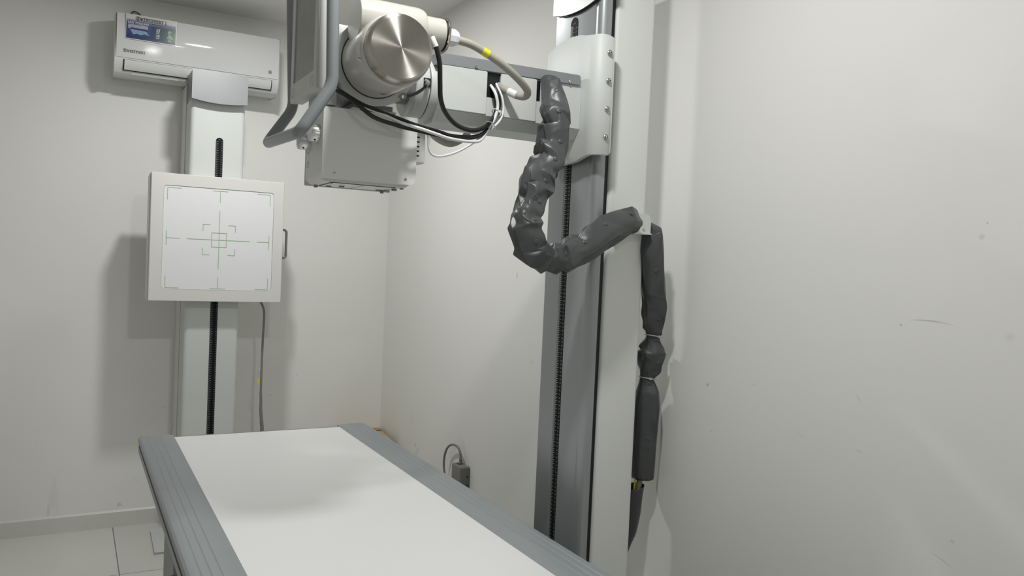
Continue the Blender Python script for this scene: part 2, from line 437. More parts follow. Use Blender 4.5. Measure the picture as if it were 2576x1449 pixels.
def green_mat():
    m = mat('blue_green_print', (0.02, 0.12, 0.1), 0.25); nt = m.node_tree
    tc = nt.nodes.new('ShaderNodeTexCoord'); sp_ = nt.nodes.new('ShaderNodeSeparateXYZ'); r = nt.nodes.new('ShaderNodeValToRGB')
    e = r.color_ramp.elements; e.new(.5)
    for el, (p, c) in zip(e, [(0, (.007, .028, .10)), (.5, (.009, .055, .065)), (1, (.018, .09, .022))]): el.position = p; el.color = (*c, 1)
    nt.links.new(tc.outputs['Generated'], sp_.inputs[0]); nt.links.new(sp_.outputs[0], r.inputs[0]); nt.links.new(r.outputs[0], nt.nodes['Principled BSDF'].inputs['Base Color'])
    return m
srect(.50, .985, .085, .62, .0021).build('colour_block', green_mat(), st, smooth=0)
srect(.012, .985, .035, .09, .0022).build('navy_foot', 'navy', st, smooth=0)
# picture of an indoor unit with a cold blast below it
pic = MB(); pic.rrect_plate(sx0 + .045 * W_, sx0 + .43 * W_, sz0 + .42 * H_, sz0 + .60 * H_, .004, FY, .0018, .0024)
pic.build('picture_unit', 'lilac', st, smooth=0)
MB().rrect_plate(sx0 + .085 * W_, sx0 + .43 * W_, sz0 + .405 * H_, sz0 + .465 * H_, .003, FY, .0020, .0026).build('picture_shadow', 'navy', st, smooth=0)
MB().poly([FY(sx0 + u * W_, sz0 + v * H_, .0023) for u, v in ((.08, .40), (.30, .39), (.40, .38), (.46, .22), (.36, .27), (.30, .20), (.22, .24), (.14, .20))]).build('picture_blast', 'mint', st, smooth=0, flip=False)

# slab-serif capitals drawn on a 0..1 x 0..1 grid: lists of quads / polygons
def bar(u0, v0, u1, v1): return [(u0, v0), (u1, v0), (u1, v1), (u0, v1)]
GL = {
 'W': [[(0.12, 1), (0.34, 1), (0.44, 0), (0.26, 0)], [(0.26, 0), (0.44, 0), (0.60, .8), (0.48, .8)], [(0.48, .8), (0.60, .8), (0.78, 0), (0.62, 0)], [(0.62, 0), (0.78, 0), (1.0, 1), (0.88, 1)], bar(0, .86, .46, 1), bar(.74, .86, 1.1, 1)],
 'E': [bar(.12, 0, .40, 1), bar(0, .86, .86, 1), bar(0, 0, .88, .14), bar(.3, .44, .66, .56), bar(.74, .66, .86, 1), bar(.76, 0, .88, .34), bar(.58, .34, .68, .66)],
 'S': [bar(.08, .82, .8, 1), bar(.06, .5, .3, .92), bar(.08, .42, .82, .6), bar(.58, .08, .84, .55), bar(.06, 0, .8, .18), bar(.70, .68, .8, 1), bar(.06, 0, .16, .32)],
 'T': [bar(.32, 0, .60, 1), bar(0, .86, .92, 1), bar(.2, 0, .72, .14), bar(0, .64, .1, 1), bar(.82, .64, .92, 1)],
 'P': [bar(.12, 0, .40, 1), bar(0, .86, .7, 1), bar(0, 0, .54, .14), bar(.3, .42, .74, .56), bar(.62, .48, .88, .94)],
 'O': [bar(.04, .2, .30, .8), bar(.66, .2, .92, .8), bar(.18, .84, .78, 1), bar(.18, 0, .78, .16), [(.04, .8), (.30, .8), (.38, 1), (.2, 1)], [(.66, .8), (.92, .8), (.76, 1), (.58, 1)], [(.2, 0), (.38, 0), (.30, .2), (.04, .2)], [(.58, 0), (.76, 0), (.92, .2), (.66, .2)]],
 'I': [bar(.12, 0, .40, 1), bar(0, .86, .52, 1), bar(0, 0, .52, .14)],
 'N': [bar(.12, 0, .26, 1), bar(.72, 0, .86, 1), [(.12, 1), (.42, 1), (.86, 0), (.6, 0)], bar(0, .86, .42, 1), bar(.58, .86, 1.0, 1), bar(0, 0, .4, .14)],
}
ADV = {'W': 1.12, 'E': .94, 'S': .90, 'T': .96, 'P': .94, 'O': .98, 'I': .58, 'N': 1.04}
def wordmark(u0, u1, v0, v1, w, FY=FY):
    """WESTPOINT between u0..u1 with letters v0..v1 high"""
    mb = MB(); tot = sum(ADV[c] for c in 'WESTPOINT'); sc = (u1 - u0) / tot; u = u0; k = 0
    for c in 'WESTPOINT':
        for i, g in enumerate(GL[c]):
            k += 1
            mb.poly([FY(u + a * sc * 1.0, v0 + b * (v1 - v0), w + .00002 * i) for a, b in g])
        u += ADV[c] * sc
    return mb
def emblem(cu, cv, r, w, FY=FY):
    mb = MB(); n = 32
    out = [FY(cu + r * cos(2 * pi * k / n), cv + r * sin(2 * pi * k / n), w) for k in range(n)]
    inn = [FY(cu + r * .8 * cos(2 * pi * k / n), cv + r * .8 * sin(2 * pi * k / n), w) for k in range(n)]
    for k in range(n): mb.poly([out[k], out[(k + 1) % n], inn[(k + 1) % n], inn[k]])
    for a, b, c, d in ((-.5, -.55, .5, -.38), (-.36, -.38, -.20, .2), (-.08, -.38, .08, .2), (.20, -.38, .36, .2), (-.5, .2, .5, .34), (-.5, .34, -.28, .58), (-.11, .34, .11, .58), (.28, .34, .5, .58)):
        mb.poly([FY(cu + x * r, cv + z * r, w) for x, z in ((a, b), (c, b), (c, d), (a, d))])
    return mb
q0 = (0.2361, 3.8465, 2.2719); q1 = (0.3292, 3.8465, 2.2727)
zc = (q0[2] + q1[2]) / 2
wordmark(q0[0], q1[0], zc - .0068, zc + .0068, .0026).build('brand_lettering', 'ink', st, smooth=0, flip=False)
e0 = (0.2273, 3.8465, 2.2749)
emblem(e0[0], zc + .0005, .0095, .0026).build('brand_emblem', 'ink', st, smooth=0, flip=False)
tw = (0.3372, 3.8465, 2.2716)
MB().poly([FY(tw[0] + a, tw[2] + b, .0027) for a, b in ((-.0006, .012), (.0006, .012), (.0012, .001), (.0034, -.010), (.0014, -.010), (0, -.003), (-.0014, -.010), (-.0034, -.010), (-.0012, .001))]).build('tower_mark', 'grey_print', st, smooth=0, flip=False)
sl = MB()
for u0, u1 in ((.50, .58), (.60, .72)): sl.rrect_plate(sx0 + u0 * W_, sx0 + u1 * W_, sz0 + .715 * H_, sz0 + .733 * H_, .0004, FY, .0018, .0026, 1)
sl.build('slogan', 'ink', st, smooth=0)
MB().text('FAST COOLING', .0125, FY, sx0 + .04 * W_, sz0 + .66 * H_, w=.0026, offset=.0002, sx=.92).build('slogan_lettering', 'print_white', st, smooth=0, flip=False)
def icon_bar(u0, u1, v0, v1): ic.rrect_plate(sx0 + u0 * W_, sx0 + u1 * W_, sz0 + v0 * H_, sz0 + v1 * H_, .0003, FY, .0024, .0028, 1)
def ring(u, v, r0, r1, k0=0, n=20):
    for k in range(n - k0):
        a, b = 2 * pi * k / n, 2 * pi * (k + 1) / n
        ic.poly([FY(sx0 + u * W_ + r * cos(t), sz0 + v * H_ + r * sin(t), .0028) for r, t in ((r1, a), (r1, b), (r0, b), (r0, a))])
for q, (u, v) in enumerate(((.625, .40), (.865, .37), (.625, .20), (.865, .16))):
    ic = MB()
    icon_bar(u - .035, u + .035, v - .005, v + .008); icon_bar(u - .03, u + .03, v - .035, v - .022)
    if q == 0:
        for (u0, v0, u1, v1) in ((.60, .44, .61, .54), (.60, .535, .66, .55), (.655, .44, .665, .54), (.60, .44, .66, .455)): icon_bar(u0, u1, v0, v1)
        ic.poly([FY(sx0 + a * W_, sz0 + b * H_, .0029) for a, b in ((.595, .43), (.605, .43), (.68, .57), (.668, .57))])
    if q == 1: ring(.865, .485, .0050, .0068, 4); ring(.865, .485, .0012, .0026)
    if q == 2: ring(.65, .285, .0027, .0042); ring(.64, .255, .0019, .003); icon_bar(.59, .63, .27, .30)
    if q == 3:
        for (u0, u1) in ((.845, .857), (.872, .884), (.902, .914)): icon_bar(u0, u1, .22, .31)
        icon_bar(.845, .914, .30, .315); icon_bar(.82, .832, .25, .30)
    ic.build('advert_icon', 'print_white', st, smooth=0, flip=False)
# lower wordmark straight on the panel
q0 = (0.1888, 3.8472, 2.1317); q1 = (0.2602, 3.8472, 2.1333)
zc = (q0[2] + q1[2]) / 2
wordmark(q0[0], q1[0], zc - .0056, zc + .0056, .0003, FL).build('brand_lettering', 'ink', fpo, smooth=0, flip=False)
emblem(q0[0] - .0085, zc + .0005, .0080, .0003, FL).build('brand_emblem', 'ink', fpo, smooth=0, flip=False)
dd = (0.7899, 3.8490, 2.1316)
ind = MB()
for k in range(5):
    h = .0085 * (1 - abs(k - 2) * .12)
    ind.rrect_plate(dd[0] - h, dd[0] + h, dd[2] - .0066 + k * .0031, dd[2] - .0046 + k * .0031, .0006, FL, -.001, .0004, 2)
ind.build('receiver_window', 'grey_print', fpo, smooth=0)
MB().tube([(0.2125, 4.0550, 2.3428), (0.2168, 4.0500, 2.3513), (0.2260, 4.0400, 2.3514), (0.2378, 4.0450, 2.3486), (0.2483, 4.0550, 2.3460)], .0028, 8).build('wire_loop', 'grey_print', ac)

# ------------------------------------------------------------------ wall bucky stand
bs = thing('chest_stand', 'white upright imaging stand with a square green-marked panel below the air conditioner', 'x-ray stand', (0.555, 3.85, 0))
CX0, CX1, CYF = 0.4395, 0.6665, 3.745
def rounded_col(x0, x1, y0, y1, r, n=6):
    pts = [(x1, y1), (x0, y1)]
    for k in range(n + 1):
        a = pi + (pi / 2) * k / n; pts.append((x0 + r + r * cos(a), y0 + r + r * sin(a)))
    for k in range(n + 1):
        a = 1.5 * pi + (pi / 2) * k / n; pts.append((x1 - r + r * cos(a), y0 + r + r * sin(a)))
    return pts
MB().prism(rounded_col(CX0, CX1, CYF, 3.90, .018), 'z', .012, 2.03).build('column', 'white_metal', bs)
MB().box(CX0 - .004, CX1 + .008, 3.905, 4.058, .012, 2.03).bevel(.002, 1).build('rear_channel', 'panel_white', bs)
MB().box(CX0 + .004, CX1 - .004, 3.899, 3.906, .012, 2.03).build('shadow_gap', 'black', bs)
# silver cap with a bowed lower edge
c0 = (0.4379, 3.7050, 2.0673); c1 = (0.6651, 3.7050, 2.0659); c2 = (0.4400, 3.7050, 1.9441); c3 = (0.5889, 3.7050, 1.9265); c4 = (0.6649, 3.7050, 1.9427)
capx0, capx1, capt = c0[0], c1[0], (c0[2] + c1[2]) / 2
zl, zm, zr = c2[2], c3[2], c4[2]
pts = [(capx0, capt), (capx1, capt)]
for k in range(13):
    t = k / 12; x = capx1 + (capx0 - capx1) * t
    z = zr * (1 - t) + zl * t - 4 * t * (1 - t) * .5 * ((zl + zr) / 2 - zm) * 2 * .62
    pts.append((x, z))
MB().prism(pts, 'y', 3.705, 3.866).bevel(.002, 2, 40).build('cap', 'silver', bs)
MB().prism([(3.92, 2.005), (3.905, 2.028), (3.864, 2.028), (3.864, zl), (3.905, zl), (3.92, zl - .02)], 'x', capx0 - .001, capx1 + .001).build('cap_back', 'silver', bs)
# ruler with its rounded top
RX0, RX1 = (0.5452, 3.7440, 1.7385)[0], (0.5760, 3.7440, 1.7418)[0]
RT = (0.5578, 3.7440, 1.7896)[2]
FC = faceY(3.7445)
rr = (RX1 - RX0) / 2
pts = [(RX0, .1), (RX1, .1)] + [(RX0 + rr + rr * cos(pi * k / 10), RT - rr + rr * sin(pi * k / 10)) for k in range(11)]
ru = MB().loft([[FC(u, v, -.003) for u, v in pts], [FC(u, v, .0008) for u, v in pts]]).build('ruler', 'ruler', bs, smooth=0)
tk = MB(); tn = MB()
zt = RT - .0165; k = 0
NB = 140
tn.text('CM', .006, FC, RX0 + rr, RT - .009, 'CENTER', .0012)
while zt - .01 * k > .42:
    z = zt - .01 * k
    for (dz, ln) in ((0, .0125), (-.005, .0065)):
        tk.poly([FC(RX0 + a, z + dz + b, .0012) for a, b in ((.001, -.0007), (ln, -.0007), (ln, .0007), (.001, .0007))])
    tn.text(str(NB - k), .0062, FC, RX1 - .001, z, 'RIGHT', .0012)
    k += 1
tk.build('tick_marks', 'tick_dim', ru, smooth=0, flip=False); tn.build('ruler_numbers', 'tick_dim', ru, smooth=0, flip=False)
# the detector panel
PX0, PX1, PZ0, PZ1, PY = 0.2855, 0.8360, 1.0690, 1.6115, 3.68
IX0, IX1, IZ0, IZ1 = 0.3345, 0.7915, 1.1195, 1.5610
hs = MB()
out = rrect(PX0, PX1, PZ0, PZ1, .003); inn = rrect(IX0, IX1, IZ0, IZ1, .016)
F0 = faceY(PY)
hs.loft([[F0(u, v, -.115) for u, v in out], [F0(u, v, -.003) for u, v in out],
         [F0(u, v, 0) for u, v in rrect(PX0 + .002, PX1 - .002, PZ0 + .002, PZ1 - .002, .003)],
         [F0(u, v, 0) for u, v in inn], [F0(u, v, -.006) for u, v in inn]])
hs.build('panel_housing', 'panel_white', bs, smooth=30)
MB().box(PX0 + .06, PX1 - .06, PY + .05, CYF + .03, PZ0 + .06, PZ1 - .06)  # (kept inside the housing; discarded)
MB().rrect_plate(PX0 - .0035, PX1 - .002, PZ0 + .004, PZ1 - .010, .003, F0, -.112, -.020, 2).build('side_flange', 'panel_white', bs)
ip = MB().rrect_plate(IX0 + .001, IX1 - .001, IZ0 + .001, IZ1 - .001, .015, F0, -.006, -.0025).build('detector_cover', 'inset', bs, smooth=30)
FI = faceY(PY + .0021)
mcx, mcz = (0.3490 + 0.7758) / 2, (1.5464 + 1.1299) / 2
lev = [0.0]
def mark(name, lines, t=.0011):
    mk = MB()
    for (u0, v0, u1, v1) in lines:
        u0, u1 = sorted((u0, u1)); v0, v1 = sorted((v0, v1))
        lev[0] += 1.5e-5; w_ = lev[0]
        mk.poly([FI(mcx + a, mcz + b, w_) for a, b in ((u0 - t, v0 - t), (u1 + t, v0 - t), (u1 + t, v1 + t), (u0 - t, v1 + t))])
    mk.build(name, 'green', ip, smooth=0, flip=False)
O = .2125
for a in (-1, 1):
    for b in (-1, 1):
        mark('corner_mark', [(a * O, b * O, a * (O - .054), b * O), (a * O, b * O, a * O, b * (O - .05))])
        mark('inner_corner_mark', [(a * .067, b * .0655, a * .038, b * .0655), (a * .067, b * .0655, a * .067, b * .038)])
    mark('edge_mark', [(-.031, a * O, .031, a * O), (0, a * O, 0, a * (O - .048))])
    mark('edge_mark', [(a * O, -.030, a * O, .030), (a * O, 0, a * (O - .052), 0)])
mark('centre_cross', [(-.130, 0, .130, 0), (0, -.126, 0, .126), (-.0305, -.0305, .0305, -.0305), (-.0305, .0305, .0305, .0305), (-.0305, -.0305, -.0305, .0305), (.0305, -.0305, .0305, .0305)])
MB().tube(fillet([(.833, 3.735, 1.400), (.864, 3.735, 1.400), (.864, 3.735, 1.272), (.833, 3.735, 1.272)], .016), .0055, 12, smooth=False).build('grip_handle', 'dull_steel', bs)
pl = [(0.3455, 3.8881, 0.0100), (0.3369, 3.6169, 0.0100)]
MB().prism([(pl[0][0], 3.925), (pl[1][0] + .002, pl[1][1]), (.772, pl[1][1]), (.762, 3.925)], 'z', 0, .012).bevel(.003, 2).build('base_plate', 'white_metal', bs)

# grey lead hanging from the panel
bc = thing('panel_lead', 'thin grey lead hanging from the lower right of the square panel', 'cable', (0.7963, 3.8000, 0.4642))
pts = [(0.7567, 3.7400, 1.0719), (0.7701, 3.7500, 1.0514), (0.7812, 3.7600, 1.0197), (0.7857, 3.7800, 0.9538), (0.7878, 3.8000, 0.8778), (0.7868, 3.8000, 0.7479), (0.7870, 3.8000, 0.6363)]
MB().tube(pts, .0052, 12).build('cord', 'cable_grey', bc)
MB().tube([(0.7868, 3.8000, 0.6401), (0.7889, 3.8000, 0.6065), (0.7891, 3.8000, 0.5710), (0.7909, 3.8000, 0.5467), (0.7950, 3.8000, 0.5054)], [.0060, .0062, .0068, .0074, .0080], 12, smooth=False).build('strain_relief', 'cable_grey', bc)
MB().tube([(0.7948, 3.8000, 0.5092), (0.7952, 3.8000, 0.4979), (0.7977, 3.8000, 0.4772), (0.7983, 3.8000, 0.4604), (0.8034, 3.8000, 0.3364), (0.8074, 3.8000, 0.2422)], [.0078, .0082, .0082, .0088, .0088, .006], 12, smooth=False).build('inline_connector', 'adapter', bc)
g = (0.7712, 3.7900, 0.6998)
MB().prism([(g[0] - .0035, g[2] + .010), (g[0] + .005, g[2] + .012), (g[0] + .004, g[2] - .008), (g[0] - .0035, g[2] - .010)], 'y', 3.7885, 3.7895).build('tag', 'yellow', bc, smooth=0)
MB().tube([(0.7829, 3.7900, 0.7494), (0.7720, 3.7880, 0.7426), (0.7715, 3.7890, 0.7092)], .0012, 6).build('tag_string', 'tie', bc)

# ------------------------------------------------------------------ examination table
TZ = 0.67
tb = thing('examination_table', 'long white-topped examination table with grey side rails', 'table', (0.594, 1.80, 0))
LX0, LX1, RX_0, RX_1 = 0.206, 0.313, 0.873, 0.981
TY0, TY1 = 0.62, 2.842
MB().box(LX1 - .004, RX_0 + .004, TY0, TY1, TZ - .020, TZ).bevel(.0012, 1).build('tabletop', 'laminate', tb)
MB().box(LX1 - .003, RX_0 + .003, TY1 - .0005, TY1 + .004, TZ - .024, TZ + .0006).build('end_strip', 'pedestal', tb)
def rail(inner, outer):
    d = 1 if outer > inner else -1; w = abs(outer - inner)
    prof = [(0, -.018), (0, .0008), (.0015, .0015)]
    for gx in (.41, .59, .76):
        prof += [(w * gx - .0020, .0040), (w * gx - .0006, .0031), (w * gx + .0006, .0031), (w * gx + .0020, .0042)]
    prof += [(w - .014, .0042), (w - .007, .0026), (w - .002, -.002), (w, -.008), (w, -.013), (w - .008, -.0135), (w - .008, -.030), (w - .002, -.0305), (w - .002, -.050), (w - .03, -.051), (w - .03, -.018)]
    return [(inner + d * a, TZ + b) for a, b in prof]
for (i_, o_) in ((LX1, LX0), (RX_0, RX_1)):
    mb = MB().prism(rail(i_, o_), 'y', TY0, TY1 + .024)
    r_ = mb.build('side_rail', 'rail', tb, smooth=28)
    d = 1 if o_ > i_ else -1
    w = abs(o_ - i_)
    xs = sorted((i_ + d * (w - .0085), i_ + d * (w - .0030)))
    MB().box(xs[0], xs[1], TY0, TY1 + .020, TZ - .0300, TZ - .0138).build('channel_shade', 'slot_shade', r_, smooth=0)  # black strip painting in the shade of the side channel
    # rounded end cap
    prof = rail(i_, o_)
    cx_ = (i_ + o_) / 2
    rings = []
    for k in range(5):
        t = k / 4; sh = 1 - .10 * (1 - math.sqrt(max(0, 1 - t * t)))
        rings.append([(cx_ + (x - cx_) * sh, TY1 + .024 + .012 * t, TZ - .012 + (z - TZ + .012) * (1 - .35 * (1 - math.sqrt(max(0, 1 - t * t))))) for x, z in prof])
    MB().loft(rings).build('end_cap', 'rail', r_, smooth=50)
MB().box(.245, .942, TY0 + .02, TY1 - .03, TZ - .075, TZ - .022).bevel(.004, 2).build('top_frame', 'mount', tb)
MB().box(.267, .92, 2.715, 2.765, .425, .52).bevel(.003, 2).build('frame_end', 'white_metal', tb)
MB().box(.300, .89, 1.0, 2.70, .45, .60).bevel(.004, 2).build('carriage_frame', 'mount', tb)
MB().box(.30, .885, .95, 2.715, .415, .445).build('shadow_gap', 'black', tb)
MB().box(.281, .905, .92, 2.735, .03, .415).bevel(.005, 2).build('pedestal', 'pedestal', tb)
MB().box(.272, .915, .90, 2.755, 0, .035).bevel(.004, 2).build('plinth', 'white_metal', tb)
bk = (0.2800, 2.2987, 0.4415)
hb = MB().prism([(bk[1] - .06, bk[2] - .06), (bk[1] + .055, bk[2] - .06), (bk[1] + .055, bk[2] + .01), (bk[1] + .04, bk[2] + .03), (bk[1] - .06, bk[2] + .03)], 'x', .268, .283).bevel(.004, 2).build('brake_box', 'black', tb)
MB().box(.238, .30, bk[1] - .10, bk[1] + .075, bk[2] - .10, bk[2] - .055).bevel(.008, 2).build('foot_switch', 'dull_steel', tb)

# ------------------------------------------------------------------ tube stand: column, carriage, arm
ts = thing('tube_stand', 'tall grey and white floor column with a sideways arm by the right wall', 'x-ray column', (1.20, 1.795, 0))
cp = [(1.155, 1.905)]
cp += [(1.155, 1.724), (1.1565, 1.720), (1.1575, 1.715), (1.1570, 1.711)]
for k in range(9):
    a = pi + (pi / 2) * k / 8; cp.append((1.1565 + .021 + .021 * cos(a), 1.689 + .021 + .021 * sin(a)))
cp += [(1.187, 1.689), (1.187, 1.720), (1.20, 1.722), (1.20, 1.90)]
col = MB().prism(cp, 'z', 0, 2.10).build('column', 'column', ts, smooth=40)
MB().box(1.187, 1.214, 1.712, 1.87, .01, 2.10).build('gap_shade', 'black', ts, smooth=0)  # black box standing in for the shade between column and housing
MB().prism(rounded_col(1.2125, 1.337, 1.703, 1.88, .010), 'z', 0, 2.12).build('counterweight_housing', 'housing_white', ts, smooth=40)
MB().box(1.10, 1.36, 1.66, 1.93, 0, .012).bevel(.003, 2).build('floor_plate', 'white_metal', ts)
for z in (.35,):
    MB().box(1.336, 1.468, 1.76, 1.84, z - .03, z + .03).bevel(.003, 2).build('wall_bracket', 'white_metal', ts)
# ruler on the face turned to the table
FXc = faceX(1.155)
ra = (1.1550, 1.8309, 1.2759); rb = (1.1550, 1.7963, 1.2771)
u0, u1 = -ra[1], -rb[1]
top = (1.1550, 1.8074, 1.9553)[2]
rr = (u1 - u0) / 2
pts = [(u0, .15), (u1, .15)] + [(u0 + rr + rr * cos(pi * k / 10), top - rr + rr * sin(pi * k / 10)) for k in range(11)]
ru = MB().loft([[FXc(u, v, -.003) for u, v in pts], [FXc(u, v, .0008) for u, v in pts]]).build('ruler', 'ruler', ts, smooth=0)
z100, z30 = (1.1550, 1.8059, 1.5438)[2], (1.1550, 1.8060, 0.8412)[2]
cmz = (z100 - z30) / 70
tk = MB(); tn = MB()
tn.text('cm', .011, FXc, u0 + rr, top - .016, 'CENTER', .0012)
for k in range(0, 140):
    z = z30 + (k - 30) * cmz
    if z > top - .022 or z < .46: continue
    for dz, l_ in ((0, .0185), (.25, .010), (.5, .014), (.75, .010)):
        if z + dz * cmz > top - .018: continue
        tk.poly([FXc(u0 + a, z + dz * cmz + b, .0012) for a, b in ((.0002, -.00055), (l_, -.00055), (l_, .00055), (.0002, .00055))])
    tn.text(str(k), .0082, FXc, u1 - .0012, z, 'RIGHT', .0012)
tk.build('tick_marks', 'tick', ru, smooth=0, flip=False); tn.build('ruler_numbers', 'tick_dim', ru, smooth=0, flip=False)
# carriage shell: flat face, rounded corner, short return; top and bottom edges are bowed
prof = []   # (x, y, s, nx, ny)
s = 0; yy = 1.893
while yy > 1.690: prof.append((1.125, yy, 1.893 - yy, -1, 0)); yy -= .009
R_ = .035
for k in range(0, 11):
    a = (pi / 2) * k / 10
    prof.append((1.125 + R_ - R_ * cos(a), 1.690 - R_ * sin(a), .203 + R_ * a, -cos(a), -sin(a)))
for k in range(1, 5): prof.append((1.160 + .0042 * k, 1.655, .203 + R_ * pi / 2 + .0042 * k, 0, -1))
SE = prof[-1][2]
topT = [(0, 1.8690), (.018, 1.8772), (.037, 1.8830), (.06, 1.8872), (.085, 1.8900), (.116, 1.8906), (.1535, 1.8873), (.18, 1.8805), (.199, 1.8772), (.215, 1.8755), (.235, 1.8762), (.25, 1.8755), (SE - .008, 1.8720), (SE - .002, 1.8690), (SE, 1.8640)]
botT = [(0, 1.5600), (.073, 1.5600), (.133, 1.5622), (.16, 1.5655), (.1814, 1.5710), (.20, 1.5748), (.214, 1.5768), (.25, 1.5774), (SE - .008, 1.5768), (SE - .002, 1.5790), (SE, 1.5840)]
outr, innr = [], []
T_ = .012
cg = MB()
NZ = 2
rings = []
for (x, y, s_, nx, ny) in prof:
    zt_, zb_ = lerp_tab(topT, s_), lerp_tab(botT, s_)
    rings.append([(x - nx * .0015, y - ny * .0015, zt_), (x, y, zt_ - .002), (x, y, zb_ + .002), (x - nx * .0015, y - ny * .0015, zb_), (x - nx * T_, y - ny * T_, zb_), (x - nx * T_, y - ny * T_, zt_)])
cg.loft(rings)
carr = cg.build('carriage', 'white_metal', ts, smooth=40)
MB().box(1.137, 1.156, 1.70, 1.885, 1.59, 1.85).build('carriage_core', 'pedestal', ts, smooth=0)
FS = faceY(1.655)
for zz in (1.8300, 1.7605, 1.6910, 1.6212):
    sc = MB().lathe([(1.654, .0072), (1.6515, .0072), (1.6505, .0062), (1.6512, .0048), (1.648, .0042), (1.6472, .0034)], (1.1605, zz), 'y', 20).build('screw', 'steel', carr)
    MB().lathe([(1.6475, .0018), (1.6470, .0018)], (1.1605, zz), 'y', 6).build('hex_socket', 'black', sc) if False else None
for zz in (1.8300, 1.7605, 1.6910, 1.6212):
    MB().lathe([(1.6480, .0019), (1.6469, .0019)], (1.1605, zz), 'y', 6).build('hex_socket', 'black', carr, smooth=0)
# top cover of the column, only its bowed lower edge shows
tc_ = MB()
cc = [(1.1455, 1.9102, 1.9813), (1.1455, 1.8705, 1.9716), (1.1455, 1.8422, 1.9673), (1.1455, 1.8148, 1.9652), (1.1455, 1.7900, 1.9647), (1.1455, 1.7676, 1.9653), (1.1455, 1.7386, 1.9685), (1.1455, 1.7140, 1.9732), (1.1455, 1.6986, 1.9771)]
pts = [(p[1], p[2]) for p in cc] + [(1.64, 2.02), (1.64, 2.13), (cc[0][1], 2.13)]
tc_.prism(pts, 'x', 1.1455, 1.1530).bevel(.001, 1).build('top_cover', 'white_gloss', ts)
pts = [(p[1] , p[2] - .0034) for p in cc[1:]] + [(1.66, 2.02), (1.66, 2.12), (1.87, 2.12)]
MB().prism(pts, 'x', 1.1495, 1.1548).build('cover_gasket', 'black', ts, smooth=0)

# arm
AF, ABK = 1.722, 1.868
def armprof(f=AF, t=1.766): return [(f, t), (f, 1.646), (f + .020, 1.6205), (ABK - .020, 1.6205), (ABK, 1.646), (ABK, t)]
NX0, NX1 = .856, .893
am = MB()
am.prism(armprof(), 'x', .737, NX0); am.prism(armprof(), 'x', NX1, 1.1245)
am.prism([(AF, 1.690), (AF, 1.646), (AF + .020, 1.6205), (ABK - .020, 1.6205), (ABK, 1.646), (ABK, 1.766), (1.80, 1.766), (1.80, 1.690)], 'x', NX0, NX1)
arm = am.build('arm', 'white_metal', ts, smooth=30)
MB().box(NX0 + .0005, NX1 - .0005, AF + .003, 1.7995, 1.6905, 1.755).build('cable_port', 'black', arm, smooth=0)
MB().rrect_plate(.737, NX0, 1.6475, 1.7500, .004, faceY(AF), -.001, .0045).bevel(.0012, 1, 60).build('front_cover', 'white_metal', arm, smooth=35)
MB().rrect_plate(NX1, .993, 1.6475, 1.7510, .004, faceY(AF), -.001, .0045).bevel(.0012, 1, 60).build('front_cover', 'white_metal', arm, smooth=35)
MB().box(.994, 1.004, AF - .001, AF + .001, 1.700, 1.749).build('cable_slot', 'black', arm, smooth=0)
tcv = MB()
tl = [(.725, 1.7725), (1.1155, 1.7795)]
tcv.loft([[(x, y, z) for x, z in ((.725, 1.7475), (1.1195, 1.7540), (1.1195, 1.7745), (1.1170, 1.7785), (1.1140, 1.7800), (.725, 1.7745))] for y in (AF - .0055, ABK + .004)])
tcover = tcv.bevel(.0012, 1, 50).build('top_cover_strip', 'grey_paint', arm, smooth=35)
for p in ((0.8243, 1.7165, 1.7554), (1.0865, 1.7165, 1.7585)):
    MB().lathe([(1.7168, .0042), (1.7145, .0040), (1.7132, .0026), (1.7130, .001)], (p[0], p[2]), 'y', 16).build('screw', 'steel', arm)
# swivel
SC = (1.795, 1.7015)
MB().lathe([(.716, .0715), (.7175, .0725), (.7375, .0725)], SC, 'x', 64).bevel(.001, 1).build('swivel_flange', 'mount', ts)
MB().lathe([(.713, .069), (.7165, .069)], SC, 'x', 64).build('swivel_seam', 'black', ts)
MB().lathe([(.680, .030), (.680, .0695), (.6825, .0715), (.7135, .0715)], SC, 'x', 64).build('swivel_drum', 'mount', ts)
MB().lathe([(.6455, .042), (.681, .042)], SC, 'x', 40).build('swivel_hub', 'pedestal', ts)
cs = (0.7061, 1.7350, 1.7032)
MB().box(cs[0] - .010, cs[0] + .007, 1.722, 1.745, cs[2] - .011, cs[2] + .009).build('cable_recess', 'black', ts, smooth=0)
# hose clamp on the housing
FB = faceY(1.7155)
hc = MB()
bx0, bx1, bz0, bz1 = 1.281, 1.3255, 1.391, 1.4395
pts = [(bx0, bz0), (bx1, bz0), (bx1, bz1 - .016)] + [(bx1 - .016 + .016 * cos(radians(a)), bz1 - .016 + .016 * sin(radians(a))) for a in (15, 30, 45, 60, 75, 90)] + [(bx0, bz1)]
hc.prism(pts, 'y', 1.668, 1.7155).bevel(.0012, 1, 50)
hcl = hc.build('hose_clamp', 'white_gloss', ts, smooth=35)
MB().box(1.215, bx1, 1.662, 1.7155, bz0 - .004, bz0).build('clamp_shelf', 'white_gloss', hcl, smooth=0)
p = (1.3037, 1.6680, 1.3997)
MB().lathe([(1.6684, .0034), (1.6662, .0032), (1.6654, .0018)], (p[0], p[2]), 'y', 14).build('screw', 'steel', hcl)

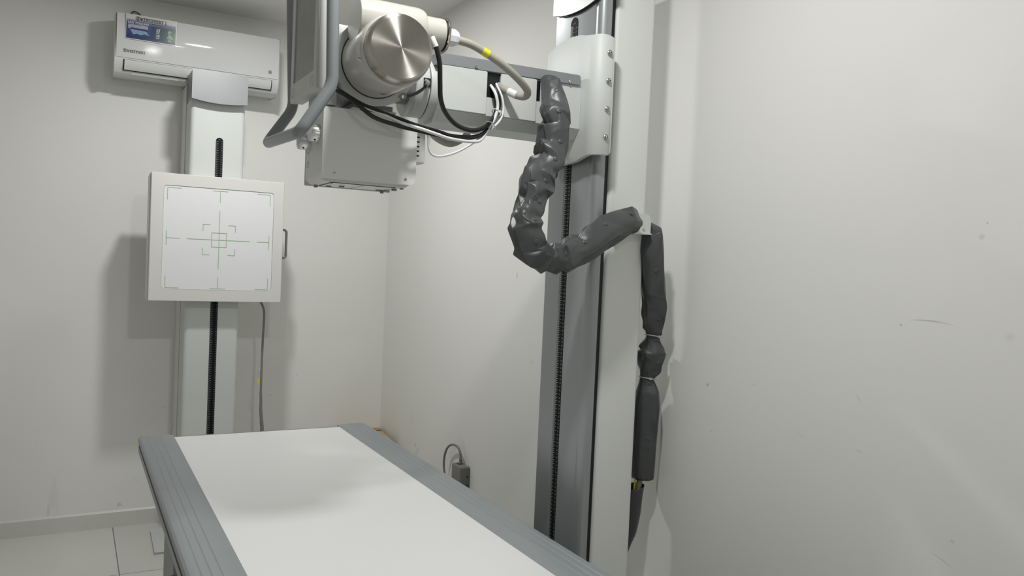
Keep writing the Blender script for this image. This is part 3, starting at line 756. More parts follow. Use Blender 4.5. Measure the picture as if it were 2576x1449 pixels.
# ------------------------------------------------------------------ x-ray tube
TC = (.557, 1.7095)
tu = thing('x_ray_tube', 'cream x-ray tube housing with a turned steel end disc above the collimator', 'x-ray tube', (.557, 1.65, 1.62))
MB().lathe([(1.5285, .0680), (1.5275, .0684), (1.5120, .0684), (1.5060, .0676), (1.5020, .0655), (1.5000, .0625), (1.4995, .0600), (1.4995, .0560)], TC, 'y', 96).build('end_rim', 'turned', tu, smooth=50)
MB().lathe([(1.5005, .0602), (1.4990, .0598)], TC, 'y', 96).build('end_disc', 'turned', tu, smooth=30)
MB().lathe([(1.5270, .0660), (1.5275, .0690), (1.5315, .0712), (1.540, .0728), (1.66, .0728), (1.82, .0728), (1.86, .071), (1.90, .060), (1.91, .04)], TC, 'y', 72).build('tube_body', 'cream', tu)
MB().lathe([(1.6545, .070), (1.6545, .0742), (1.657, .0746), (1.662, .0746)], TC, 'y', 72).build('seam_ring', 'black', tu)
def collar_pts():
    pts = []
    for k in range(49):
        a = radians(128 - 360 * k / 48)
        x, z = TC[0] + .0875 * cos(a), TC[1] + .0875 * sin(a)
        pts.append((max(x, TC[0] - .0795), z))
    out = []
    for q in pts:
        if not out or (Vector(q) - Vector(out[-1])).length > 1e-4: out.append(q)
    return out[:-1]
MB().prism(collar_pts(), 'y', 1.6565, 1.80).bevel(.003, 2, 60).build('trunnion_collar', 'mount', tu, smooth=30)
MB().box(.470, .520, 1.670, 1.79, 1.72, 1.783).bevel(.004, 2).build('collar_lug', 'mount', tu)
# cable horn
HC = (1.602, 1.7785)
MB().lathe([(.4915, .0442), (.4925, .0452), (.4945, .0455), (.622, .0455), (.632, .0435), (.6365, .0405), (.638, .036)], HC, 'x', 64).build('cable_horn', 'cream', tu, smooth=28)
MB().lathe([(.636, .0335), (.6825, .0335)], HC, 'x', 56).build('horn_neck', 'cream', tu)
MB().lathe([(.6815, .0325), (.6865, .0325)], HC, 'x', 56).build('horn_gasket', 'black', tu)
MB().lathe([(.6850, .0320), (.6850, .0368), (.6864, .0384), (.6882, .0388), (.6900, .0382), (.6912, .0362), (.6912, .0280)], HC, 'x', 64).build('clamp_ring', 'chrome', tu)
MB().lathe([(.690, .0195), (.7130, .0186), (.7205, .0150), (.7215, .0115)], (HC[0], HC[1] - .001), 'x', 10).build('cable_nut', 'nut', tu, smooth=20)
# little inspection mark and bleed screw
a0 = (0.5756, 1.6000, 1.6444)
MB().poly([(TC[0] + .0732 * sin(t), 1.60 + dy, TC[1] - .0732 * cos(t)) for t, dy in ((-.10, 0), (.14, .004), (.05, .014))]).build('mark', 'grey_print', tu, smooth=0)
MB().lathe([(TC[0] - .0735, .0028), (TC[0] - .066, .0028)], (1.545, 1.685), 'x', 10).build('bleed_screw', 'steel', tu)
# clamp and short connection behind the tube
cn = (0.6241, 1.6650, 1.6498)
MB().lathe([(1.655, .007), (1.70, .007)], (cn[0], cn[2]), 'y', 8).build('earth_bolt', 'dull_steel', tu)

# ------------------------------------------------------------------ collimator
co = thing('collimator', 'light grey square collimator box with two knobs hanging under the tube', 'collimator', (.555, 1.735, 1.445))
KX0, KX1, KZ0, KZ1, KY = .4505, .6600, 1.4590, 1.6060, 1.6570
fc = MB().box(KX0, KX1, KY, KY + .03, KZ0, KZ1)
fc.bevel(.0125, 5, sel=lambda e: abs(e.verts[0].co.z - e.verts[1].co.z) < 1e-5 and abs(e.verts[0].co.x - e.verts[1].co.x) < 1e-5 and e.verts[0].co.z < KZ0 + .01)
fc.bevel(.020, 6, 60, sel=lambda e: abs(e.verts[0].co.z - e.verts[1].co.z) > .05 and max(v.co.y for v in e.verts) < KY + .001)
front = fc.build('front_cover', 'coll', co, smooth=40)
for p in ((0.4776, 1.6570, 1.4704), (0.6361, 1.6570, 1.4704)):
    sc = MB().lathe([(1.6575, .0034), (1.6562, .0032), (1.6560, .0016)], (p[0], p[2]), 'y', 14).build('screw', 'steel', front)
    MB().lathe([(1.6565, .0013), (1.6557, .0013)], (p[0], p[2]), 'y', 6).build('screw_socket', 'black', sc, smooth=0)
bd = MB().box(KX0 + .004, KX1 - .003, KY + .028, 1.806, 1.4535, 1.604)
bd.bevel(.016, 5, sel=lambda e: abs(e.verts[0].co.x - e.verts[1].co.x) < 1e-5 and abs(e.verts[0].co.z - e.verts[1].co.z) < 1e-5 and e.verts[0].co.z < 1.5)
body = bd.build('body', 'coll', co, smooth=40)
MB().box(KX0 + .003, KX1 - .004, 1.8055, 1.810, 1.4505, 1.60).bevel(.002, 1).build('rear_cover', 'mount', co)
win = MB().box(.485, .625, 1.690, 1.797, 1.4522, 1.4540).build('exit_window', 'label_white', co, smooth=0)
wl = MB()
for q in ((.484, .626, 1.689, 1.6900), (.484, .626, 1.797, 1.7980), (.484, .4852, 1.689, 1.798), (.6248, .626, 1.689, 1.798), (.5545, .5555, 1.689, 1.798)): wl.box(*q, 1.4518, 1.4530)
wl.build('window_outline', 'grey_print', win, smooth=0)
for (px, py, y, h, r) in ((794.5, 464, 1.795, .013, .0042), (833, 453.5, 1.705, .011, .0045), (961, 474, 1.795, .017, .0042), (1010.6, 469.6, 1.705, .011, .0045)):
    pass
for q, h in (((0.4761, 1.7950, 1.4594), .012), ((0.4836, 1.7000, 1.4615), .0105), ((0.6297, 1.7900, 1.4660), .020), ((0.6442, 1.7000, 1.4625), .0115)):
    MB().lathe([(q[2] + .004, .0043), (q[2] - h * .5, .0043), (q[2] - h, .0043)], (q[0], q[1]), 'z', 16).build('locating_post', 'dull_steel', co)
for q in ((0.5235, 1.7550, 1.4671), (0.5012, 1.7800, 1.4598), (0.6160, 1.7750, 1.4612), (0.6377, 1.7300, 1.4657)):
    MB().lathe([(1.4545, .0062), (1.4495, .0062)], (q[0], q[1]), 'z', 16).build('rubber_pad', 'dull_steel', co)
q = (0.6400, 1.7820, 1.4535)
MB().lathe([(q[0] - .006, .0030), (q[0] - .004, .0044), (q[0] + .003, .0046), (q[0] + .0045, .003)], (q[1], q[2]), 'x', 14).build('latch_knob', 'dull_steel', co)
MB().lathe([(q[0] - .014, .0016), (q[0] - .004, .0016)], (q[1], q[2]), 'x', 8).build('latch_pin', 'dull_steel', co)
# knobs on the face turned to the operator
for q in ((0.4545, 1.6911, 1.5529), (0.4545, 1.7840, 1.5455)):
    rings = []
    for t, r in ((.4545, .0165), (.4505, .0165), (.4500, .0188), (.4330, .0185), (.4312, .0172)):
        ring = []
        for k in range(64):
            a = 2 * pi * k / 64
            rr_ = r * (1 - .045 * (0.5 + 0.5 * cos(8 * a)) ** 2)
            ring.append((t, q[1] + rr_ * cos(a), q[2] + rr_ * sin(a)))
        rings.append(ring)
    kb = MB().loft(rings).build('knob', 'alu', co, smooth=35)
    a = radians(238)
    MB().lathe([(0, .0024), (.0006, .0024)], (0, 0), 'z', 14).bm.free()
    h = MB(); cy_, cz_ = q[1] + .0186 * cos(a), q[2] + .0186 * sin(a)
    n_ = Vector((0, cos(a), sin(a))); e1 = Vector((1, 0, 0)); e2 = n_.cross(e1)
    h.loft([[Vector((.4405, cy_, cz_)) + n_ * w_ + (e1 * cos(2 * pi * k / 14) + e2 * sin(2 * pi * k / 14)) * .0024 for k in range(14)] for w_ in (-.002, .0002)])
    h.build('grub_screw_hole', 'black', kb, smooth=0)
    dl = MB(); FK = faceX(.4544)
    for k in range(14):
        for r0, r1 in ((.024, .0248), (.0285, .0292)):
            a1, a2 = radians(150 + k * 17), radians(150 + k * 17 + (17 if r0 < .025 else 6))
            dl.poly([FK(-q[1] + r_ * cos(t), q[2] + r_ * sin(t), .0003) for r_, t in ((r0, a1), (r1, a1), (r1, a2), (r0, a2))])
    for dz in (-.045, -.050, -.055):
        dl.poly([FK(-q[1] + a_, q[2] + dz + b_, .0003) for a_, b_ in ((-.003, -.0018), (.003, -.0018), (.002, .0018), (-.002, .0018))])
    dl.build('dial_print', 'grey_print', body, smooth=0, flip=False)
# vented side box
v0 = (0.6765, 1.7000, 1.5851); v1 = (0.6974, 1.7000, 1.5157)
vx1 = v1[0]; vz0, vz1 = (0.6893, 1.7000, 1.5131)[2], (0.6857, 1.7000, 1.5933)[2]
vb = MB().box(KX1 - .006, vx1, 1.700, 1.785, vz0, vz1).bevel(.004, 3).build('vent_box', 'coll', co, smooth=35)
for k in range(5):
    q = (0.6795, 1.7000, 1.5716)
    zz = q[2] - .0095 * k * 1.09
    MB().rrect_plate(KX1 - .004, q[0] + .0035, zz - .0017, zz + .0017, .0016, faceY(1.700), -.001, .0004, 4).build('vent_slot', 'black', vb, smooth=0)
q = (0.6829, 1.7000, 1.5912)
MB().box(q[0] - .006, q[0] + .004, 1.69, 1.712, q[2] - .003, q[2] + .004).bevel(.001, 1).build('cable_gland', 'dull_steel', vb)
# mounting plates between tube and collimator
MB().box(.462, .600, 1.672, 1.80, 1.6035, 1.6090).bevel(.001, 1).build('mounting_plate', 'white_metal', co)
MB().box(.515, .612, 1.665, 1.79, 1.6090, 1.6135).bevel(.001, 1).build('mounting_flange', 'mount', co)
MB().box(.520, .605, 1.670, 1.78, 1.6135, 1.6250).build('mounting_rail', 'pedestal', co)
q = (0.5855, 1.6680, 1.6185)
MB().lathe([(1.6035, .0045), (1.6085, .0045), (1.609, .003), (1.615, .003)], (q[0], 1.672), 'z', 10).build('clamp_screw', 'steel', co)
MB().box(.510, .530, 1.660, 1.70, 1.6040, 1.6115).bevel(.001, 1).build('clamp_block', 'label_white', co)

# ------------------------------------------------------------------ console with handle
cs_ = thing('control_console', 'upright grey touch screen console with a bent tubular handle', 'console', (.43, 1.72, 1.62))
GX, GY0, GY1, GZ0, GZ1 = .420, 1.621, 1.828, 1.631, 2.02
MB().box(GX + .006, GX + .030, GY0 - .002, GY1 + .001, GZ0 + .0015, GZ1).bevel(.003, 2).build('housing', 'console', cs_)
FG = faceX(GX)
bz = MB()
sc0, sc1 = (0.4200, 1.7832, 1.6732), (0.4200, 1.6408, 1.6708)
su0, su1, sv0, sv1 = -(GY1 - .026), -(GY0 + .012), (sc0[2] + sc1[2]) / 2 - .002, GZ1 - .02
out = rrect(-GY1, -GY0, GZ0, GZ1, .004, 3); inn = rrect(su0, su1, sv0, sv1, .003, 3)
o2 = rrect(-GY1 + .002, -GY0 - .002, GZ0 + .002, GZ1 - .002, .004, 3)
bz.loft([[FG(u, v, -.012) for u, v in out], [FG(u, v, -.002) for u, v in out], [FG(u, v, 0) for u, v in o2], [FG(u, v, 0) for u, v in inn], [FG(u, v, -.004) for u, v in inn]])
bz.build('bezel', 'console', cs_, smooth=30)
MB().rrect_plate(su0 + .001, su1 - .001, sv0 + .001, sv1 - .001, .003, FG, -.0042, -.0025, 3).build('screen', 'screen', cs_, smooth=0)
for q in ((0.4200, 1.6441, 1.6505), (0.4200, 1.8031, 1.6496)):
    MB().lathe([(GX + .001, .0122), (GX - .0006, .0122), (GX - .0010, .0112), (GX - .0010, .0100), (GX + .0006, .0092), (GX + .0006, .002)], (q[1], q[2]), 'x', 24).build('plug', 'mount', cs_)
MB().box(GX + .028, .482, 1.672, 1.775, 1.612, 1.66).bevel(.003, 2).build('bracket', 'mount', cs_)
MB().box(GX + .028, .482, 1.68, 1.77, 1.70, 1.78).bevel(.003, 2).build('bracket', 'mount', cs_)
na, fa = 1.572, 1.888
pa = (0.4379, 1.5720, 1.7978); pb = (0.4426, 1.5720, 1.6319); pd = (0.3821, 1.5720, 1.5342)
pe = (0.3858, 1.8880, 1.5465); pf = (0.4419, 1.8880, 1.6316); pg = (0.4332, 1.8880, 1.8254)
hx = (pa[0] + pb[0]) / 2
hx = pb[0] + (pa[0] - pb[0]) * (2.03 - pb[2]) / (pa[2] - pb[2])
hg = pf[0] + (pg[0] - pf[0]) * (2.03 - pf[2]) / (pg[2] - pf[2])
path = [(hx + .02, na + .03, 2.055), (hx, na, 2.03), (pb[0], na, pb[2]), (pd[0], na, pd[2]), (pe[0], fa, pe[2]), (pf[0], fa, pf[2]), (hg, fa, 2.03), (hg + .02, fa - .03, 2.055)]
MB().tube(fillet(path, .020, 8), .0122, 20, smooth=False).build('handle', 'handle_grey', cs_, smooth=50)
MB().box(GX + .012, GX + .036, na - .01, fa + .01, 2.018, 2.06).bevel(.004, 2).build('handle_bracket', 'console', cs_)

# ------------------------------------------------------------------ cables
def cable(name, label, pts, r, m, seg=14, cat='cable'):
    o = MB().tube(pts, r, seg, 10).build(name, m, None)
    return tag(o, label, cat)
hv = thing('high_voltage_cable', 'thick beige cable arching from the tube horn to the port in the arm', 'cable', (0.9377, 1.6600, 1.6951))
hpts = [(0.7113, 1.6020, 1.7757), (0.7218, 1.6000, 1.7745), (0.7531, 1.5970, 1.7697), (0.7887, 1.5970, 1.7575), (0.8309, 1.6000, 1.7404), (0.8752, 1.6120, 1.7210), (0.9125, 1.6320, 1.7055), (0.9286, 1.6500, 1.6960), (0.9272, 1.6640, 1.6915), (0.9165, 1.6800, 1.6954), (0.9043, 1.6960, 1.7047), (0.8935, 1.7150, 1.7158), (0.8912, 1.7450, 1.7301)]
MB().tube(hpts, .0088, 18, 12).build('cable_run', 'hv', hv, smooth=60)
P_ = catmull(hpts, 12)
def sleeve_on(P, i0, i1, r, m, name, par): MB().tube(P[i0:i1], r, 18, smooth=False).build(name, m, par)
sleeve_on(P_, 33, 39, .0092, 'yellow', 'yellow_band', hv)
sleeve_on(P_, 108, 122, .0093, 'label_white', 'cable_label', hv)
hv2 = cable('high_voltage_cable', 'thick beige cable drooping in a loop below and behind the arm', [(0.7556, 1.9000, 1.6783), (0.7719, 1.9000, 1.6505), (0.7883, 1.9000, 1.6244), (0.8166, 1.9000, 1.6045), (0.8481, 1.8950, 1.5973), (0.8765, 1.8850, 1.6136), (0.8874, 1.8700, 1.6385), (0.8791, 1.8500, 1.6572)], .0092, 'hv', 18)

stc = thing('stator_cable', 'black cable with a white end label looping from the steel disc to the arm', 'cable', (0.7961, 1.6600, 1.5943))
spts = [(0.6501, 1.5750, 1.7642), (0.6548, 1.5720, 1.7527), (0.6608, 1.5720, 1.7405), (0.6711, 1.5760, 1.7114), (0.6775, 1.5850, 1.6764), (0.6875, 1.6000, 1.6423), (0.7097, 1.6200, 1.6182), (0.7466, 1.6400, 1.5993), (0.7940, 1.6600, 1.5959), (0.8405, 1.6850, 1.6136), (0.8698, 1.7020, 1.6437), (0.8811, 1.7060, 1.6739), (0.8789, 1.7060, 1.6962), (0.8736, 1.7160, 1.7140), (0.8783, 1.7450, 1.7282)]
MB().tube(spts, .0052, 14, 10).build('cable_run', 'cable_black', stc, smooth=60)
P_ = catmull(spts, 10)
sleeve_on(P_, 1, 19, .0058, 'label_white', 'cable_label', stc)
cable('signal_cable', 'thick white cable running below the black cables across the collimator', [(0.5182, 1.6300, 1.6132), (0.5412, 1.6260, 1.6066), (0.5707, 1.6220, 1.5965), (0.6009, 1.6160, 1.5853), (0.6311, 1.6120, 1.5792), (0.6522, 1.6120, 1.5758), (0.6891, 1.6220, 1.5711), (0.7307, 1.6380, 1.5673), (0.7872, 1.6600, 1.5698), (0.8231, 1.6760, 1.5783), (0.8495, 1.6900, 1.6088), (0.8686, 1.6970, 1.6372), (0.8768, 1.6990, 1.6648), (0.8717, 1.7000, 1.6924), (0.8678, 1.7150, 1.7130), (0.8740, 1.7450, 1.7276)], .0037, 'cable_white')
cable('lamp_cable', 'thin white cable hanging in a low loop beside the collimator', [(0.6839, 1.6950, 1.5889), (0.6935, 1.6900, 1.5859), (0.6999, 1.6900, 1.5732), (0.7019, 1.6900, 1.5493), (0.7113, 1.6900, 1.5351), (0.7330, 1.6900, 1.5337), (0.7673, 1.6900, 1.5454), (0.8019, 1.6900, 1.5656), (0.8327, 1.6920, 1.5886), (0.8609, 1.6960, 1.6109), (0.8847, 1.6990, 1.6358), (0.8935, 1.7020, 1.6618), (0.8899, 1.7040, 1.6908), (0.8839, 1.7150, 1.7134), (0.8847, 1.7350, 1.7341)], .0029, 'cable_white')
cable('control_cable', 'thin black cable running straight from the console to the arm bundle', [(0.4726, 1.6480, 1.6434), (0.4945, 1.6380, 1.6301), (0.5211, 1.6260, 1.6146), (0.5503, 1.6220, 1.6055), (0.5812, 1.6220, 1.5987), (0.6135, 1.6240, 1.5921), (0.6473, 1.6280, 1.5858), (0.7088, 1.6420, 1.5801), (0.7357, 1.6500, 1.5771), (0.7876, 1.6620, 1.5809), (0.8295, 1.6820, 1.5944), (0.8549, 1.6930, 1.6154), (0.8782, 1.7100, 1.6458), (0.8885, 1.7120, 1.6758), (0.8842, 1.7120, 1.6979), (0.8782, 1.7250, 1.7171), (0.8825, 1.7450, 1.7298)], .0035, 'cable_black')
cable('power_cable', 'thicker black cable sagging lowest across the collimator front', [(0.4678, 1.6400, 1.6398), (0.4916, 1.6280, 1.6257), (0.5047, 1.6200, 1.6148), (0.5184, 1.6140, 1.6035), (0.5364, 1.6100, 1.5905), (0.5574, 1.6100, 1.5833), (0.5897, 1.6140, 1.5787), (0.6119, 1.6180, 1.5760), (0.6469, 1.6260, 1.5744), (0.7014, 1.6440, 1.5725), (0.7548, 1.6550, 1.5737), (0.8066, 1.6700, 1.5831), (0.8425, 1.6880, 1.6031), (0.8724, 1.7120, 1.6331), (0.8829, 1.7170, 1.6682), (0.8783, 1.7170, 1.6960), (0.8751, 1.7270, 1.7142), (0.8774, 1.7450, 1.7252)], .0045, 'cable_black')
ec = thing('earth_cable', 'short black cable between the tube underside and the round swivel', 'cable', (0.6641, 1.6900, 1.6655))
MB().tube([(0.6241, 1.6600, 1.6482), (0.6417, 1.6680, 1.6545), (0.6668, 1.6850, 1.6677), (0.6876, 1.7000, 1.6829), (0.7020, 1.7150, 1.6973)], .0036, 12, 10).build('cable_run', 'cable_black', ec)
MB().tube([(0.6921, 1.7020, 1.6883), (0.7042, 1.7160, 1.7005), (0.7000, 1.7230, 1.7057)], .0048, 12, 8).build('elbow_plug', 'cable_grey', ec)
MB().tube([(0.6169, 1.6550, 1.6430), (0.6201, 1.6570, 1.6497)], .0055, 8, smooth=False).build('lug', 'steel', ec, smooth=20)
def ring_tie(P, c, nrm, r, name, label=None, m='cable_white', par=None, tail=True):
    nrm = Vector(nrm).normalized(); a = nrm.orthogonal().normalized(); b = nrm.cross(a); c = Vector(c)
    mb = MB()
    mb.tube([c + (a * cos(2 * pi * k / 24) + b * sin(2 * pi * k / 24)) * r for k in range(25)], .0012, 6, smooth=False)
    return mb
def cable_tie(c, c2, r, label):
    c, c2 = Vector(c), Vector(c2)
    mb = ring_tie(None, c, c2 - c, r, '')
    mb.box(c.x - .003, c.x + .003, c.y - r - .003, c.y - r + .002, c.z - .002, c.z + .002)
    o = mb.build('cable_tie', 'label_white', None); return tag(o, label, 'cable tie', 'white ties on the cable bundle')
cable_tie((0.8784, 1.7050, 1.6537), (0.8662, 1.7000, 1.6308), .0125, 'upper white cable tie on the bundle under the arm port')
cable_tie((0.8544, 1.6900, 1.6159), (0.8405, 1.6840, 1.6024), .0135, 'lower white cable tie with a stub where the bundle turns left')

# ------------------------------------------------------------------ grey vinyl cable sleeves
def resample(pts, n):
    P = catmull([p[:3] for p in pts], 16); Rr = catmull([(p[3], 0, 0) for p in pts], 16)
    L = [0]
    for a, b in zip(P, P[1:]): L.append(L[-1] + (b - a).length)
    out = []; j = 0
    for i in range(n):
        s = L[-1] * i / (n - 1)
        while j < len(L) - 2 and L[j + 1] < s: j += 1
        t = (s - L[j]) / max(1e-9, L[j + 1] - L[j])
        out.append((P[j].lerp(P[j + 1], t), Rr[j].x + (Rr[j + 1].x - Rr[j].x) * t, s))
    return out

def sleeve(name, label, pts, seed, step, amp, m='sleeve', na=12, flap=None, snaps=0, view=(-.3, -.95, .05), zig=.55, pinch=()):
    """crumpled vinyl tube: a coarse random faceted tube, creased edges, smoothed by subdivision"""
    rnd = random.Random(seed)
    R = resample(pts, 400); tot = R[-1][2]
    st = [0.0]
    while st[-1] < tot: st.append(st[-1] + lerp_tab(step, st[-1] / tot) * rnd.uniform(.6, 1.45))
    st = [v * tot / st[-1] for v in st]; n = len(st)
    held = {}
    for q, rq in pinch:      # cable ties: a ring of the cover sits exactly there, gathered tight
        sq = min(R, key=lambda v: (v[0] - Vector(q)).length)[2]
        st = [v for v in st if abs(v - sq) > .016] + [sq - .013, sq, sq + .013]
        held[sq] = rq; held[sq - .013] = rq * 1.22; held[sq + .013] = rq * 1.22
    st.sort(); n = len(st)
    def at(s_):
        f = max(0.0, min(.99999, s_ / tot)) * 399; i = int(f)
        return R[i][0].lerp(R[i + 1][0], f - i), R[i][1] + (R[i + 1][1] - R[i][1]) * (f - i)
    Pc = [at(v)[0] for v in st]; Fr = frames(Pc)
    bend = []
    for i in range(n):
        a_, b_, c_ = at(max(0, st[i] - .05))[0], Pc[i], at(min(tot, st[i] + .05))[0]
        bend.append(((a_ + c_) * .5 - b_) / .012)
    G = []
    VW = Vector((.55, -.8, .1)).normalized()
    ph = rnd.uniform(0, 6)
    for i in range(n):
        t = st[i] / tot; A = lerp_tab(amp, t); nrm, b = Fr[i]; row = []
        tt = nrm.cross(b)
        ph += rnd.gauss(.55, .7)
        sgn = 1 if i % 2 else -1
        for k in range(na):
            a0 = 2 * pi * (k + (.5 if i % 2 else 0) * .6 + rnd.uniform(-.22, .22)) / na
            d = nrm * cos(a0) + b * sin(a0)
            ins = max(0.0, min(1.0, d.dot(bend[i])))
            z = sgn * (.12 + .95 * cos(a0 - ph)) * zig
            calm = 1 - .45 * max(0.0, d.dot(VW)) if flap else 1.0
            k_ = A * calm * (1 + .7 * ins) * (z + rnd.gauss(0, .55) + .1)
            k_ = max(-.58, min(.22 + .10 * rnd.random(), k_))
            # pinched rings slip along the sleeve so that the cloth laps over them
            slip = calm * (-A * sgn * .016 * (cos(a0 - ph) + .4) * (.3 + .9 * rnd.random()) + rnd.gauss(0, .0045) * min(1, A * 4))
            if i < 1 or i > n - 2: slip = rnd.gauss(0, .003)
            p, r = at(st[i])
            if st[i] in held:
                r = held[st[i]] / 1.07; k_ = .09 * cos(5 * a0 + seed) + rnd.gauss(0, .03); slip = 0
            row.append(p + d * r * 1.07 * (1 + k_) + tt * slip)
        G.append(row)
    def creased(grid, closed, nm, mm_, par, seed2, lev):
        rr = random.Random(seed2)
        bm = bmesh.new(); V = [[bm.verts.new(p) for p in row] for row in grid]
        w = len(grid[0])
        for i in range(len(grid) - 1):
            for k in range(w if closed else w - 1):
                q = (V[i][k], V[i][(k + 1) % w], V[i + 1][(k + 1) % w], V[i + 1][k])
                if rr.random() < .5: bm.faces.new((q[0], q[1], q[2])); bm.faces.new((q[0], q[2], q[3]))
                else: bm.faces.new((q[0], q[1], q[3])); bm.faces.new((q[1], q[2], q[3]))
        cl = bm.edges.layers.float.new('crease_edge')
        bm.normal_update()
        for e in bm.edges:
            ang = e.calc_face_angle(0) if len(e.link_faces) == 2 else 0
            e[cl] = max(0, min(.95, (ang - .26) * .85 + rr.uniform(-.22, .15))) if len(e.link_faces) == 2 else .0
        bmesh.ops.recalc_face_normals(bm, faces=bm.faces)
        mb = MB(); mb.bm.free(); mb.bm = bm
        o = mb.build(nm, mm_, par, smooth=180, flip=False)
        su = o.modifiers.new('soften', 'SUBSURF'); su.levels = lev; su.render_levels = lev
        return o
    t = thing(name, label, 'cable sleeve', tuple(min(Pc, key=lambda q: q.z)))
    cv = creased(G, True, 'cover', m, t, seed + 1, 3)
    so = cv.modifiers.new('thick', 'SOLIDIFY'); so.thickness = .0011; so.offset = -1
    if flap:
        w, drift = flap
        V_ = Vector(view); rows = []
        k0 = None
        for i in range(0, n):
            best = max(range(na), key=lambda k: (G[i][k] - Pc[i]).normalized().dot(V_))
            if k0 is None: k0 = float(best)
            dk = ((best - k0 + na / 2) % na) - na / 2
            k0 += max(-.5, min(.5, dk * .35)); kc = k0 + drift * sin(i * .33)
            row = []
            for j in range(w + 1):
                kf = kc - w / 2 + j; ka = int(math.floor(kf)); f_ = kf - ka
                p = G[i][ka % na].lerp(G[i][(ka + 1) % na], f_)
                q = p - Pc[i]; L_ = q.length; q = q.normalized()
                rn = held.get(st[i], at(st[i])[1])
                row.append(Pc[i] + q * (max(L_ * .6 + rn * .44, L_ + .001) + (.004 + .009 * rnd.random() ** 1.5 if j == 0 else .0024)))
            rows.append(row)
        rows = rows[1:]
        f = creased(rows, False, 'closing_flap', m, t, seed + 2, 3)
        so = f.modifiers.new('thick', 'SOLIDIFY'); so.thickness = .0012; so.offset = 0
        dg = bpy.context.evaluated_depsgraph_get(); me = f.evaluated_get(dg).to_mesh()
        o3 = WLOC[t.name]
        vs = [(v.co + o3, v.normal.copy()) for v in me.vertices]
        for k in range(snaps):
            u = (k + .5) / snaps * (len(rows) - 1); i = min(int(u), len(rows) - 2)
            goal = rows[i][w // 2].lerp(rows[i + 1][w // 2], u - i)
            c, d = min(vs, key=lambda q: (q[0] - goal).length_squared + (.001 if q[1].dot(goal - Pc[i + 1]) < 0 else 0))
            d = d.normalized(); e1 = d.orthogonal().normalized(); e2 = d.cross(e1)
            mb = MB(); mb.loft([[c + d * h + (e1 * cos(2 * pi * q / 18) + e2 * sin(2 * pi * q / 18)) * r_ for q in range(18)] for h, r_ in ((-.003, .0054), (.0008, .0054), (.0015, .0045), (.0016, .002))])
            mb.build('snap_button', m, f, smooth=50)
    return t, G, Pc

s1, _, _ = sleeve('cable_sleeve', 'crumpled dark grey vinyl sleeve hanging in a J loop from arm to housing clamp', [
    (1.0152, 1.7000, 1.7539, 0.0175), (1.0146, 1.6940, 1.7383, 0.0194), (1.0144, 1.6800, 1.7090, 0.0261), (1.0148, 1.6640, 1.6664, 0.0327), (1.0127, 1.6570, 1.6242, 0.0345), (1.0069, 1.6500, 1.5894, 0.0343), (0.9966, 1.6430, 1.5554, 0.0342),
    (0.9714, 1.6370, 1.5241, 0.0310), (0.9513, 1.6320, 1.4976, 0.0336), (0.9425, 1.6270, 1.4649, 0.0307), (0.9307, 1.6200, 1.4285, 0.0305),
    (0.9203, 1.6150, 1.3880, 0.0322), (0.9258, 1.6120, 1.3515, 0.0341), (0.9519, 1.6100, 1.3232, 0.0334), (0.9994, 1.6100, 1.3131, 0.0310), (1.0509, 1.6130, 1.3266, 0.0324),
    (1.1046, 1.6180, 1.3521, 0.0348), (1.1539, 1.6250, 1.3820, 0.0353), (1.1931, 1.6340, 1.4032, 0.0338), (1.2335, 1.6460, 1.4150, 0.0303), (1.2604, 1.6580, 1.4139, 0.0235),
], 29, [(0, .022), (.3, .021), (.4, .017), (.62, .017), (.72, .024), (1, .030)],
    [(0, .16), (.1, .24), (.3, .30), (.45, .34), (.62, .31), (.75, .22), (1, .14)], na=12, flap=(3, .4), snaps=13, zig=.6)
TIES = [((1.4082, 1.7380, 1.1150), .0178), ((1.4087, 1.7570, 0.9954), .0188)]
s2, P2, R2 = sleeve('cable_sleeve', 'smoother dark grey vinyl sleeve hanging straight down behind the white housing', [
    (1.3267, 1.7000, 1.4137, 0.0148), (1.3424, 1.7000, 1.4167, 0.0191), (1.3542, 1.7000, 1.4005, 0.0265), (1.3571, 1.7020, 1.3582, 0.0319), (1.3707, 1.7080, 1.2838, 0.0332),
    (1.3880, 1.7160, 1.2192, 0.0313), (1.4012, 1.7280, 1.1642, 0.0294), (1.4062, 1.7350, 1.1307, 0.0230), (1.4082, 1.7380, 1.1150, 0.0197), (1.4100, 1.7420, 1.0948, 0.0275),
    (1.4134, 1.7470, 1.0599, 0.0353), (1.4135, 1.7530, 1.0236, 0.0287), (1.4087, 1.7570, 0.9954, 0.0221), (1.4141, 1.7600, 0.9703, 0.0300), (1.4198, 1.7620, 0.9272, 0.0345),
    (1.4209, 1.7660, 0.8479, 0.0335), (1.4213, 1.7690, 0.7684, 0.0324), (1.4244, 1.7720, 0.7109, 0.0314),
], 23, [(0, .03), (.1, .04), (.4, .034), (.45, .02), (.65, .02), (.7, .04), (1, .06)],
    [(0, .14), (.1, .09), (.33, .09), (.42, .16), (.62, .16), (.75, .07), (1, .04)], flap=(3, .4), snaps=6, view=(-.5, -.85, 0), zig=.3, na=14, pinch=TIES)
dg = bpy.context.evaluated_depsgraph_get(); skin = []
for ch in s2.children:
    for o_ in (ch, *ch.children):
        if o_.name.startswith(('cover', 'closing_flap')):
            skin += [v.co + WLOC[s2.name] for v in o_.evaluated_get(dg).to_mesh().vertices]
